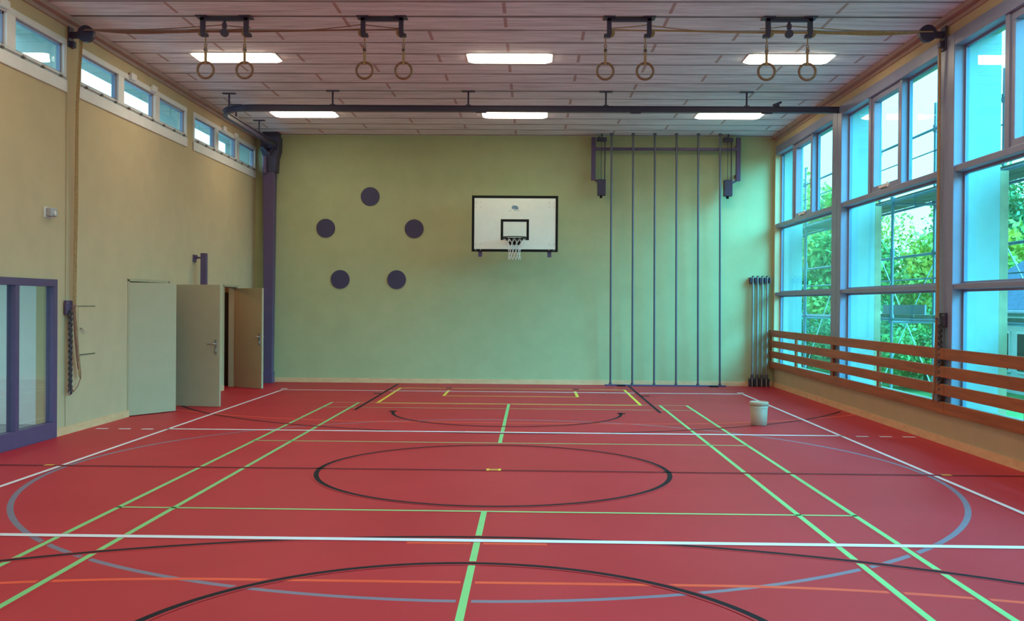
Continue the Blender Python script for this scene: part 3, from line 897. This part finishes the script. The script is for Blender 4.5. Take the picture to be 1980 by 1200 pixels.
# ------------------------------------------------------------------ bucket
bk = thing('bucket', (3.65, 4.08, 0), 'beige plastic bucket standing on the red court by the white sideline', 'bucket')
mb = MB(); mb.lathe([(0.0, 0.0), (0.105, 0.0), (0.112, 0.006), (0.117, 0.10), (0.126, 0.29), (0.119, 0.292), (0.105, 0.02), (0, 0.02)], (3.65, 4.08, 0), 36)
mb.build('body', M_bin, bk)
mb = MB(); mb.lathe([(0.126, 0.285), (0.133, 0.288), (0.136, 0.318), (0.132, 0.335), (0.120, 0.338), (0.112, 0.326), (0.0, 0.324)], (3.65, 4.08, 0), 36)
mb.build('lid', M_bin, bk)
hp = [(3.65 + 0.137 * math.cos(a), 4.08 - 0.137 * math.sin(a) * 0.35 - 0.10 * math.sin(a), 0.285 - 0.03 * math.sin(a)) for a in [PI * k / 14 for k in range(15)]]
mb = MB(); mb.tube(hp, 0.004, 6); mb.build('handle', M_bin, bk)

# ------------------------------------------------------------------ guard rail along the window wall
gr = thing('guard_rail', (RW - 0.03, 0, 0), 'red-brown wooden rail of four boards along the window wall', 'guard rail')
for z0, z1 in ((1.065, 1.205), (0.845, 0.985), (0.625, 0.765), (0.405, 0.545)):
    ys = [NW, -7.9, -3.6, 2.05, 7.3, BW - 0.02]
    for a, b in zip(ys[:-1], ys[1:]):
        mb = MB(); mb.box(RW - 0.075, RW - 0.045, a + 0.003, b - 0.003, z0, z1); mb.build('board', M_rail, gr, 0.006)
for y in (10.78, 8.9, 6.6, 4.42, 2.27, 0.12, -2.06, -4.2, -6.39, -8.5):
    mb = MB(); mb.box(RW - 0.045, RW - 0.005, y - 0.045, y + 0.045, 0.40, 1.20); mb.build('support_post', M_rail, gr, 0.004)

# ------------------------------------------------------------------ suspended rail and corner column
RZ0 = 5.0
rail = thing('trolley_rail', (0, 6.5, RZ0), 'dark purple trolley rail hung below the ceiling, curving by the ribbon windows', 'rail')
path = [(5.50, 6.5), (3.5, 6.5), (1, 6.5), (-1.5, 6.5), (-4.35, 6.48)]
for k in range(1, 13):
    a = math.radians(90 + 90 * k / 12)
    path.append((-4.35 + 0.68 * math.cos(a), 7.16 + 0.68 * -1 * math.sin(a)))
path += [(-5.03, 8.2), (-5.03, 9.3), (-5.03, 10.45)]
def sweep(mb, path, prof, z_):
    m = len(path); n = len(prof); vs = []; fs = []
    for i, p in enumerate(path):
        a = Vector(path[max(0, i - 1)]); b = Vector(path[min(m - 1, i + 1)])
        d = (b - a).normalized(); nrm = Vector((-d.y, d.x))
        for (u, v_) in prof:
            vs.append((p[0] + nrm.x * u, p[1] + nrm.y * u, z_ + v_))
    for i in range(m - 1):
        for k in range(n):
            k2 = (k + 1) % n
            fs.append((i * n + k, i * n + k2, (i + 1) * n + k2, (i + 1) * n + k))
    fs.append(tuple(range(n))); fs.append(tuple((m - 1) * n + k for k in range(n))[::-1])
    mb.add(vs, fs)
I_ = [(-0.04, -0.05), (0.04, -0.05), (0.04, -0.035), (0.018, -0.03), (0.018, 0.03), (0.04, 0.035), (0.04, 0.05), (-0.04, 0.05), (-0.04, 0.035), (-0.018, 0.03), (-0.018, -0.03), (-0.04, -0.035)]
mb = MB(); sweep(mb, path, I_, RZ0); mb.build('beam', M_dpurple, rail)
for (x, y) in ((-4.86, 6.74), (-3.02, 6.5), (-0.72, 6.5), (1.6, 6.5), (3.96, 6.5), (-5.03, 7.7), (-5.03, 9.2)):
    mb = MB(); mb.tube([(x, y, RZ0 + 0.04), (x, y, H)], 0.016, 8)
    mb.box(x - 0.11, x + 0.11, y - 0.04, y + 0.04, H - 0.016, H); mb.box(x - 0.04, x + 0.04, y - 0.035, y + 0.035, RZ0 + 0.045, RZ0 + 0.065)
    mb.build('hanger', M_dpurple, rail)
for (x, y) in ((-0.5, 6.5), (2.1, 6.5), (4.3, 6.5)):
    mb = MB(); mb.box(x - 0.09, x + 0.09, y - 0.03, y + 0.03, RZ0 - 0.07, RZ0 - 0.045); mb.build('stop', M_dpurple, rail, 0.004)
mb = MB(); mb.box(4.42, 4.50, 6.46, 6.54, RZ0 + 0.04, RZ0 + 0.10); mb.tube([(4.40, 6.5, RZ0 + 0.07), (4.54, 6.5, RZ0 + 0.13)], 0.02, 8); mb.build('end_buffer', M_dpurple, rail)

cl = thing('corner_column', (-5.2, 10.6, 0), 'purple steel column in the back corner beside the open storeroom door', 'column')
def tap(mb, x, y, prof):
    vs = []; fs = []
    for (hx, hy, zz) in prof:
        vs += [(x - hx, y - hy, zz), (x + hx, y - hy, zz), (x + hx, y + hy, zz), (x - hx, y + hy, zz)]
    for i in range(len(prof) - 1):
        for k in range(4):
            k2 = (k + 1) % 4
            fs.append((i * 4 + k, i * 4 + k2, (i + 1) * 4 + k2, (i + 1) * 4 + k))
    fs.append((3, 2, 1, 0)); n = len(prof) * 4; fs.append((n - 4, n - 3, n - 2, n - 1))
    mb.add(vs, fs)
mb = MB(); tap(mb, -5.195, 10.62, [(0.085, 0.08, 0.0), (0.09, 0.085, 0.4), (0.115, 0.11, 3.6), (0.125, 0.115, 4.6)]); mb.build('shaft', M_purple, cl, 0.01)
mb = MB(); tap(mb, -5.195, 10.62, [(0.10, 0.10, 0.0), (0.10, 0.10, 0.24)]); mb.build('foot', M_purple, cl, 0.006)
mb = MB(); tap(mb, -5.165, 10.62, [(0.135, 0.125, 4.45), (0.15, 0.13, 4.75), (0.19, 0.15, 4.9), (0.20, 0.15, 5.2)]); mb.build('head', M_dpurple, cl, 0.012)
mb = MB(); mb.tube([(-5.27, 10.47, 4.42), (-5.27, 10.47, 4.78)], 0.05, 14); mb.build('motor', M_purple, cl)
mb = MB(); mb.tube([(-5.16, 10.46, 4.82), (-5.30, 10.40, 4.98)], 0.04, 10); mb.tube([(-5.34, 10.44, 4.98), (-5.06, 10.44, 4.98)], 0.035, 10); mb.tube([(-5.05, 10.44, 4.98), (-5.20, 10.46, 4.8)], 0.03, 10)
mb.build('bracket', M_dpurple, cl)
mb = MB(); mb.box(-5.33, -4.99, 10.5, 10.72, 5.18, H); mb.build('top_plate', M_dpurple, cl, 0.006)

# ------------------------------------------------------------------ ring hoists
YR = 2.27
def hoist_frame(x0, x1, label, centre):
    cx_ = (x0 + x1) / 2
    t = thing('ring_hoist', (cx_, YR, H), label, 'ring hoist', 'ring hoists on the ceiling')
    mb = MB(); mb.box(x0 - 0.03, x1 + 0.03, YR - 0.03, YR + 0.03, H - 0.05, H - 0.012); mb.build('crossbar', M_dpurple, t, 0.004)
    for x in (x0, x1):
        mb = MB(); mb.box(x - 0.075, x + 0.075, YR - 0.09, YR + 0.09, H - 0.014, H); mb.build('ceiling_plate', M_dpurple, t, 0.003)
        mb = MB(); mb.box(x - 0.028, x + 0.028, YR - 0.03, YR + 0.03, H - 0.22, H - 0.014)
        dx_ = 0.05 if cx_ < 0 else -0.05
        mb.box(min(x - 0.02, x + dx_ + dx_ * 0.3), max(x + 0.02, x + dx_ + dx_ * 0.3), YR - 0.035, YR + 0.035, H - 0.25, H - 0.21)
        mb.build('drop_arm', M_dpurple, t, 0.004)
        mb = MB(); mb.disc((x + (-0.012 if cx_ < 0 else 0.02), YR + 0.005, H - 0.195), 0.052, 0.022, 'Y', 22); mb.build('sheave', M_strap, t)
    if centre:
        mb = MB(); mb.tube([(cx_, YR, H - 0.04), (cx_, YR, H - 0.17)], 0.018, 8); mb.disc((cx_, YR, H - 0.20), 0.05, 0.05, 'Y', 20); mb.box(cx_ - 0.025, cx_ + 0.025, YR - 0.02, YR + 0.02, H - 0.14, H - 0.08)
        mb.build('guide_pulley', M_dpurple, t)
    return t
HF = [(-3.80, -3.25, 'dark ring hoist with middle pulley, nearest the ribbon windows', True),
      (-1.77, -1.29, 'dark ring hoist second from the ribbon windows', False),
      (1.32, 1.82, 'dark ring hoist second from the tall windows', False),
      (3.30, 3.82, 'dark ring hoist with middle pulley, nearest the tall windows', True)]
for a in HF: hoist_frame(*a)
RX = [(-3.763, 'dark ring over the light nearest the ribbon windows, the outer of its pair'),
      (-3.268, 'dark ring over the light nearest the ribbon windows, the inner of its pair'),
      (-1.750, 'dark gymnastic ring of the second pair, on the ribbon window side'),
      (-1.258, 'dark gymnastic ring of the second pair, on the hoop side'),
      (1.275, 'tan wooden ring of the third pair, on the hoop side'),
      (1.772, 'tan wooden ring of the third pair, on the tall window side'),
      (3.284, 'tan wooden ring below the light nearest the tall windows, inner of its pair'),
      (3.790, 'tan wooden ring below the light nearest the tall windows, outer of its pair')]
r0 = None
for i, (x, lb) in enumerate(RX):
    if r0 is None:
        r0 = thing('gymnastic_ring', (x, YR, 4.63), lb, 'gymnastic ring', 'gymnastic rings hanging from the ceiling')
        mb = MB(); mb.torus((x, YR, 4.63), 0.102, 0.0155, 'Y', 48, 12); mb.build('ring', M_ringw, r0)
        mb = MB(); mb.box(x - 0.014, x + 0.014, YR - 0.018, YR + 0.018, 4.705, 4.93); mb.build('strap', M_strap, r0, 0.003)
        mb = MB(); mb.box(x - 0.019, x + 0.019, YR - 0.024, YR + 0.024, 4.87, 4.90)
        mb.torus((x, YR, 4.945), 0.016, 0.005, 'Y', 14, 6); mb.build('buckle', M_chain, r0)
        mb = MB(); mb.tube([(x, YR, 4.955), (x, YR, 5.085)], 0.009, 8); mb.build('rope', M_rope, r0)
    else:
        copy_tree(r0, (x, YR, 4.63), lb)

# hauling ropes along the ceiling
def sag(p, q, s_, n=14):
    p = Vector(p); q = Vector(q)
    return [p.lerp(q, k / n) - Vector((0, 0, s_ * 4 * (k / n) * (1 - k / n))) for k in range(n + 1)]
ropes = [(-1, -5.30), (1, 5.33)]
for sg, xe in ropes:
    side = 'ribbon windows' if sg < 0 else 'tall windows'
    rp = thing('hauling_rope', (xe, YR, 5.15), 'brown hauling ropes from the ring hoists to the wall pulley by the ' + side, 'rope')
    targets = (1.29, 1.80, 3.27, 3.82)
    for k, tx in enumerate(targets):
        mb = MB(); mb.tube(sag((xe, YR - 0.03 + 0.02 * k, 5.125 + 0.008 * k), (sg * tx, YR + 0.02, 5.155), 0.02 + 0.012 * k), 0.0085, 6)
        mb.build('strand', M_brope if sg < 0 else M_rope, rp)
    mb = MB(); mb.tube(sag((sg * 4.9, YR + 0.01, 5.13), (sg * 3.56, YR + 0.02, 5.205), 0.01), 0.006, 6); mb.tube(sag((sg * 3.56, YR + 0.02, 5.205), (sg * 3.2, YR + 0.02, 5.17), 0.005), 0.006, 6)
    mb.tube(sag((sg * 2.6, YR + 0.01, 5.13), (sg * (1.29 + 0.5), YR + 0.02, 5.215), 0.01), 0.006, 6); mb.tube(sag((sg * 1.79, YR + 0.02, 5.215), (sg * 1.29, YR + 0.02, 5.165), 0.005), 0.006, 6)
    mb.build('control_line', M_brope if sg < 0 else M_rope, rp)

# wall pulleys, cleats, ropes and chains
def pulley_station(sg):
    wx = LW + 0.015 if sg < 0 else RW - 0.005
    y = 2.40 if sg < 0 else 2.30
    side = 'cream pilaster by the ribbon windows' if sg < 0 else 'lilac pillar of the tall windows'
    d = -sg                                                   # direction into the room
    def X(v): return wx + d * v
    t = thing('wall_pulley', (wx, y, 5.1), 'dark rope pulley high on the ' + side, 'pulley')
    mb = MB(); mb.box(X(0), X(0.02), y - 0.07, y + 0.07, 4.90 if sg > 0 else 4.94, 5.20); mb.build('wall_plate', M_dpurple, t, 0.004)
    mb = MB(); mb.box(X(0.02), X(0.20), y - 0.03, y + 0.03, 5.06, 5.14); mb.build('arm', M_dpurple, t, 0.006)
    mb = MB(); mb.disc((X(0.22), y - 0.02, 5.11), 0.105, 0.07, 'Y', 28); mb.build('sheave', M_dpurple, t)
    mb = MB(); mb.box(X(0.02), X(0.07), y - 0.035, y + 0.035, 4.94, 5.02); mb.build('bracket', M_dpurple, t, 0.006)
    # cleat
    cz = 1.62 if sg < 0 else 1.55
    cyy = 2.36 if sg < 0 else 2.22
    c = thing('rope_cleat', (wx, cyy, cz), ('purple' if sg < 0 else 'dark') + ' rope cleat plate with steel hooks on the ' + side, 'cleat')
    mb = MB(); mb.box(X(0), X(0.03), cyy - 0.085, cyy + 0.085, cz - 0.09, cz + 0.09); pl = mb.build('plate', M_purple if sg < 0 else M_dpurple, c, 0.005)
    for yy, zz in ((-0.05, 0.06), (-0.05, -0.06)):
        mb = MB(); mb.disc((X(0.034), cyy + yy, cz + zz), 0.012, 0.01, 'X', 10); mb.build('screw', M_steel, pl)
    for kk in range(3):
        yy = cyy + 0.02 + kk * 0.045
        mb = MB(); mb.tube([(X(0.02), yy, cz), (X(0.05), yy, cz), (X(0.07), yy, cz + 0.035)], 0.008, 8); mb.build('hook', M_steel, c)
    # hanging ropes
    hr = thing('hanging_rope', (X(0.08), cyy, cz), 'tan ropes running down the ' + side + ' and looped below the cleat', 'rope')
    top = (X(0.12), y + 0.03, 5.02)
    for kk in range(3 if sg < 0 else 2):
        oy = -0.02 + 0.03 * kk
        mb = MB(); mb.tube([(X(0.13 if sg < 0 else 0.05), y + 0.02 + oy, 5.05), (X(0.07 if sg < 0 else 0.035), y + 0.05 + oy * 0.8, 4.2), (X(0.06 if sg < 0 else 0.03), y + 0.06 + oy, 3.0), (X(0.06), cyy + 0.06 + oy, cz + 0.03)], 0.0095, 7)
        mb.build('strand', M_rope, hr)
    low = 0.70 if sg < 0 else 0.52
    for kk, (oy, zz, sp) in enumerate(((0.02, low + 0.12, 0.20), (0.05, low, 0.23), (0.08, low + 0.02, 0.16))):
        n = 16; pts = []
        if sg > 0: sp *= 0.5
        for q in range(n + 1):
            u = q / n
            zz_ = cz - (cz - zz) * math.sin(PI * u) ** 0.8
            pts.append((X(0.07), cyy + oy + sp * math.sin(PI * u) * (0.55 + 0.45 * u), zz_))
        mb = MB(); mb.tube(pts, 0.009, 7); mb.build('loop', M_brope if kk < 2 else M_rope, hr)
    if sg < 0:
        mb = MB(); mb.tube([(X(0.065), cyy - 0.02, low - 0.10), (X(0.065), cyy + 0.05, low - 0.16), (X(0.065), cyy + 0.16, low - 0.1), (X(0.065), cyy + 0.24, low)], 0.006, 6); mb.build('tail', M_brope, hr)
    # chain
    ch = thing('chain', (X(0.06), cyy - 0.02, cz), 'dark steel link chain hanging from the cleat on the ' + side, 'chain')
    zz = cz - 0.06; kk = 0
    end = 0.55 if sg < 0 else 0.50
    mb = MB()
    while zz > end:
        for col_ in range(2):
            o = -0.02 + 0.035 * col_
            mb.torus((X(0.055), cyy + o - 0.02, zz - col_ * 0.012), 0.026, 0.0075, 'X' if kk % 2 else 'Y', 12, 6, sx=0.6)
        zz -= 0.036; kk += 1
    mb.build('links', M_chain, ch)
    mb = MB(); mb.torus((X(0.055), cyy - 0.025, end - 0.02), 0.026, 0.007, 'X', 16, 6); mb.build('end_ring', M_steel, ch)
pulley_station(-1)
pulley_station(1)

# ------------------------------------------------------------------ small wall items, left
ap = thing('access_panel', (LW, 2.93, 1.32), 'cream flush cupboard panel with a key in its lock beside the rope cleat', 'wall cupboard')
mb = MB(); mb.box(LW - 0.001, LW + 0.004, 2.663, 3.190, 0.987, 1.643); mb.build('frame', M_shadowgap, ap)  # dark margin painted as the shadow gap around the panel door
mb = MB(); mb.box(LW, LW + 0.012, 2.675, 3.178, 1.003, 1.627); mb.build('door', M_lwall, ap, 0.003)
mb = MB(); mb.disc((LW + 0.016, 2.73, 1.34), 0.018, 0.012, 'X', 16); mb.box(LW + 0.02, LW + 0.05, 2.722, 2.738, 1.335, 1.345); mb.torus((LW + 0.055, 2.73, 1.30), 0.022, 0.005, 'Y', 14, 6)
mb.build('lock', M_steel, ap)

th = thing('wall_sensor', (LW, 1.87, 2.78), 'small grey wall sensor on the cream wall above the glazed entrance', 'sensor')
mb = MB(); mb.box(LW, LW + 0.02, 1.77, 1.97, 2.72, 2.85); mb.build('back_plate', M_white, th, 0.004)
mb = MB(); mb.box(LW + 0.02, LW + 0.09, 1.79, 1.95, 2.735, 2.84); mb.build('body', M_grey, th, 0.012)
mb = MB(); mb.disc((LW + 0.092, 1.87, 2.78), 0.03, 0.012, 'X', 20); mb.build('lens', M_white, th)

sp_ = thing('swing_post', (LW + 0.15, 7.05, 0), 'purple square post with a wall standoff behind the open double door', 'post')
mb = MB(); mb.box(LW + 0.13, LW + 0.235, 7.02, 7.10, 0.0, 2.56); mb.build('post', M_purple, sp_, 0.005)
mb = MB(); mb.box(LW, LW + 0.03, 7.0, 7.12, 2.40, 2.53); mb.disc((LW + 0.04, 7.06, 2.49), 0.035, 0.05, 'X', 16); mb.build('wall_mount', M_purple, sp_, 0.004)
mb = MB(); mb.tube([(LW + 0.05, 7.06, 2.48), (LW + 0.14, 7.06, 2.48)], 0.016, 10); mb.build('standoff', M_purple, sp_)

# ------------------------------------------------------------------ outside: ground, scaffold, trees, house
mb = MB()
nx, ny = 26, 30
def gz(x, y):
    d = max(0.0, x - 16 + 0.10 * (y - 10))
    return -0.35 + 0.0028 * d ** 1.85 + 0.15 * math.sin(x * 0.5) * math.sin(y * 0.37) * min(1, d / 5)
vs = []
for i in range(nx + 1):
    for j in range(ny + 1):
        x = OX + 0.05 + (130 - OX) * (i / nx) ** 1.6; y = -20 + 190 * j / ny
        vs.append((x, y, gz(x, y)))
fs = [(i * (ny + 1) + j, (i + 1) * (ny + 1) + j, (i + 1) * (ny + 1) + j + 1, i * (ny + 1) + j + 1) for i in range(nx) for j in range(ny)]
mb.add(vs, fs, 0, True)
tag(mb.build('ground', M_grass), kind='structure')
mb = MB(); mb.box(OX + 0.02, OX + 2.6, -14, 30, -0.5, -0.18); tag(mb.build('path', M_pave), kind='structure')

mb = MB(); mb.box(LW - 60, LW - 0.7, -60, 80, -0.5, -0.2); tag(mb.build('yard', M_pave), kind='structure')

SC = thing('scaffolding', (7.0, 5, -0.18), 'tube scaffolding with plank decks standing outside the tall windows', 'scaffolding')
SY = [-5.4, -3.0, -0.6, 1.8, 4.2, 6.6, 9.2, 11.8, 14.4]
for y in SY:
    for x in (6.45, 7.15):
        mb = MB(); mb.tube([(x, y, -0.18), (x, y, 5.15 if x > 7 else 3.55)], 0.026, 8)
        for zz in (1.52, 2.62, 3.5) + ((4.72,) if x > 7 else ()):
            mb.tube([(x, y, zz - 0.06), (x, y, zz + 0.06)], 0.042, 8)
        mb.box(x - 0.07, x + 0.07, y - 0.07, y + 0.07, -0.19, -0.17)
        mb.build('standard', M_scaf, SC)
for zz, x, r_ in ((1.50, 7.15, 0.024), (2.62, 7.15, 0.024), (3.48, 7.15, 0.024), (4.72, 7.15, 0.024), (4.35, 7.15, 0.012), (2.2, 7.15, 0.014), (3.48, 6.45, 0.024), (1.5, 6.45, 0.024)):
    mb = MB(); mb.tube([(x, SY[0] - 0.4, zz), (x, SY[-1] + 0.4, zz)], r_, 8); mb.build('ledger', M_scaf, SC)
for y in SY:
    mb = MB()
    for zz in (1.46, 3.44): mb.tube([(6.40, y, zz), (7.2, y, zz)], 0.024, 8)
    mb.build('transom', M_scaf, SC)
for zz in (1.55, 3.52):
    for k, x in enumerate((6.50, 6.82)):
        for a, b in zip(SY[:-1], SY[1:]):
            if zz < 2 and a > 8: continue
            if zz < 2 and (a > 3 and k == 0): continue
            mb = MB(); mb.box(x, x + 0.30, a + 0.02, b - 0.02, zz - 0.02, zz + 0.03); mb.build('deck_plank', M_deck, SC)
for a, b in ((4.2, 6.6), (9.2, 11.8), (-0.6, 1.8)):
    mb = MB(); mb.tube([(7.19, a, 1.55), (7.19, b, 3.45)], 0.034, 8); mb.build('brace', M_scafw, SC)
for a, b, z0, z1 in ((6.6, 9.2, 2.6, 0.2), (9.2, 6.6, 2.6, 0.2), (4.2, 1.8, 2.6, 0.2), (11.8, 9.2, 2.6, 0.2), (11.8, 14.4, 2.6, 0.2)):
    mb = MB(); mb.tube([(7.2, a, z0), (7.2, b, z1)], 0.010, 6); mb.build('tie', M_scafw, SC)
mb = MB(); mb.box(7.16, 7.19, 7.0, 9.0, 1.56, 1.75); mb.build('toe_board', M_scaf, SC)

def tree(loc, h, rx, rz, m_leaf, label, group, n=2600, leaf=0.13, seed=0, low=0.25, cat='tree', name='tree'):
    rnd = random.Random(seed)
    x, y = loc; zb = gz(x, y) - 0.1
    t = thing(name, (x, y, zb), label, cat, group)
    mb = MB(); mb.tube([(x, y, zb), (x + 0.05, y, zb + h * 0.35), (x - 0.04, y + 0.05, zb + h * 0.8)], h * 0.022 + 0.03, 8, r_end=0.03)
    for k in range(6):
        a = rnd.random() * 2 * PI; z0 = zb + h * (0.3 + 0.08 * k)
        mb.tube([(x, y, z0), (x + rx * 0.6 * math.cos(a), y + rx * 0.6 * math.sin(a), z0 + h * 0.18)], 0.03, 5, r_end=0.012)
    mb.build('trunk', M_bark, t)
    cl_ = []
    zc = zb + h * (low + (1 - low) / 2); hz = h * (1 - low) / 2
    for k in range(16):
        u = rnd.uniform(-1, 1); a = rnd.random() * 2 * PI; s_ = math.sqrt(max(0, 1 - u * u)) * rnd.uniform(0.35, 0.8)
        cl_.append((x + rx * s_ * math.cos(a), y + rx * s_ * math.sin(a), zc + hz * u * 0.75, rnd.uniform(0.32, 0.55)))
    mb = MB()
    for k in range(n):
        c = cl_[rnd.randrange(len(cl_))]
        d = Vector((rnd.gauss(0, 1), rnd.gauss(0, 1), rnd.gauss(0, 1))).normalized() * rnd.random() ** 0.4
        p = Vector((c[0] + d.x * rx * c[3], c[1] + d.y * rx * c[3], c[2] + d.z * hz * c[3] * 1.1))
        if p.z < zb + 0.05: p.z = zb + 0.05
        ax1 = Vector((rnd.gauss(0, 1), rnd.gauss(0, 1), rnd.gauss(0, 1))).normalized()
        ax2 = ax1.cross(Vector((rnd.gauss(0, 1), rnd.gauss(0, 1), rnd.gauss(0, 1)))).normalized()
        s_ = leaf * rnd.uniform(0.6, 1.3)
        mb.add([p - ax1 * s_, p + ax2 * s_ * 0.5, p + ax1 * s_, p - ax2 * s_ * 0.5], [(0, 1, 2, 3)])
    mb.build('foliage', m_leaf, t)
    return t
# positions: (x, y), height, crown radius, foliage
TG = 'trees and bushes outside the tall windows'
TREES = [((11.0, 23.2), 4.6, 1.6, M_leafG), ((12.0, 28.6), 6.6, 2.1, M_leafY), ((14.4, 25.6), 4.4, 1.9, M_leafY),
         ((14.8, 21.4), 5.0, 1.9, M_leafY), ((17.6, 27.4), 6.4, 1.9, M_leafD), ((18.2, 20.5), 6.2, 2.4, M_leafG), ((20.0, 32.5), 8.0, 2.8, M_leafD),
         ((13.0, 35.0), 8.0, 3.0, M_leafY), ((17.6, 41.5), 8.2, 2.4, M_leafY), ((22.0, 24.0), 7.8, 2.8, M_leafY), ((24.0, 18.5), 9.5, 2.6, M_leafY),
         ((28.2, 22.0), 11.5, 2.8, M_leafD), ((24.0, 40.0), 9.0, 3.0, M_leafG), ((29.0, 30.0), 11.0, 3.6, M_leafG)]
for k, (p, h, rx, m_) in enumerate(TREES):
    lat = (p[0] - 0.378) / (p[1] + 9.99); dd = p[1] + 9.99
    top = 1.7 + dd * (0.135 if lat < 0.335 else 0.098 if lat < 0.45 else 0.15)
    h = min(h, top - gz(*p))
    nm = {'green_foliage': 'green leafy tree', 'autumn_foliage': 'yellowing autumn tree', 'dark_foliage': 'dark green tree'}[m_.name]
    tree(p, h, rx, h, m_, nm + ' behind the scaffolding outside the tall windows', nm + 's outside the tall windows', n=9500, leaf=0.125, seed=k + 3, low=0.12)
BUSH = [((9.6, 17.5), 2.3, 1.3), ((10.5, 20.3), 2.4, 1.2), ((12.9, 19.0), 2.9, 1.3), ((8.9, 22.3), 2.2, 1.0), ((15.6, 18.6), 2.7, 1.2), ((10.2, 14.6), 1.7, 1.1), ((9.2, 25.6), 2.6, 1.3), ((9.2, 29.0), 2.9, 1.2)]
for k, (p, h, rx) in enumerate(BUSH):
    tree(p, h, rx, h, M_leafG if k % 3 else M_leafD, ('green' if k % 3 else 'dark green') + ' bush beyond the scaffolding outside the tall windows', ('green' if k % 3 else 'dark green') + ' bushes outside the tall windows', n=4500, leaf=0.075, seed=50 + k, low=0.02, cat='bush', name='bush')

hs = thing('house', (14.8, 13.0, -0.4), 'pale house with blue-grey tiled roof beyond the scaffolding', 'house')
mb = MB(); mb.box(12.0, 17.6, 9.0, 16.6, -0.6, 1.62); mb.build('wall', M_hwall, hs)
mb = MB()
prof = [(11.55, 1.55), (14.8, 3.45), (18.05, 1.55), (18.05, 1.67), (14.8, 3.58), (11.55, 1.67)]
mb.add([(x, 8.6, z_) for x, z_ in prof] + [(x, 17.0, z_) for x, z_ in prof],
       [tuple(range(6)), tuple(range(11, 5, -1))] + [(k, 6 + k, 6 + (k + 1) % 6, (k + 1) % 6) for k in range(6)])
mb.build('roof', M_roof, hs)
mb = MB(); mb.tube([(11.52, 8.6, 1.60), (11.52, 17.0, 1.60)], 0.06, 8); mb.build('gutter', M_scaf, hs)
for y in (12.6, 13.9, 15.2):
    mb = MB(); mb.box(11.96, 12.02, y, y + 0.95, 0.15, 1.15); wf = mb.build('window', M_white, hs)
    for k in range(2):
        mb = MB(); mb.box(11.94, 11.965, y + 0.06 + k * 0.44, y + 0.45 + k * 0.44, 0.21, 1.09); mb.build('pane', M_dark, wf)
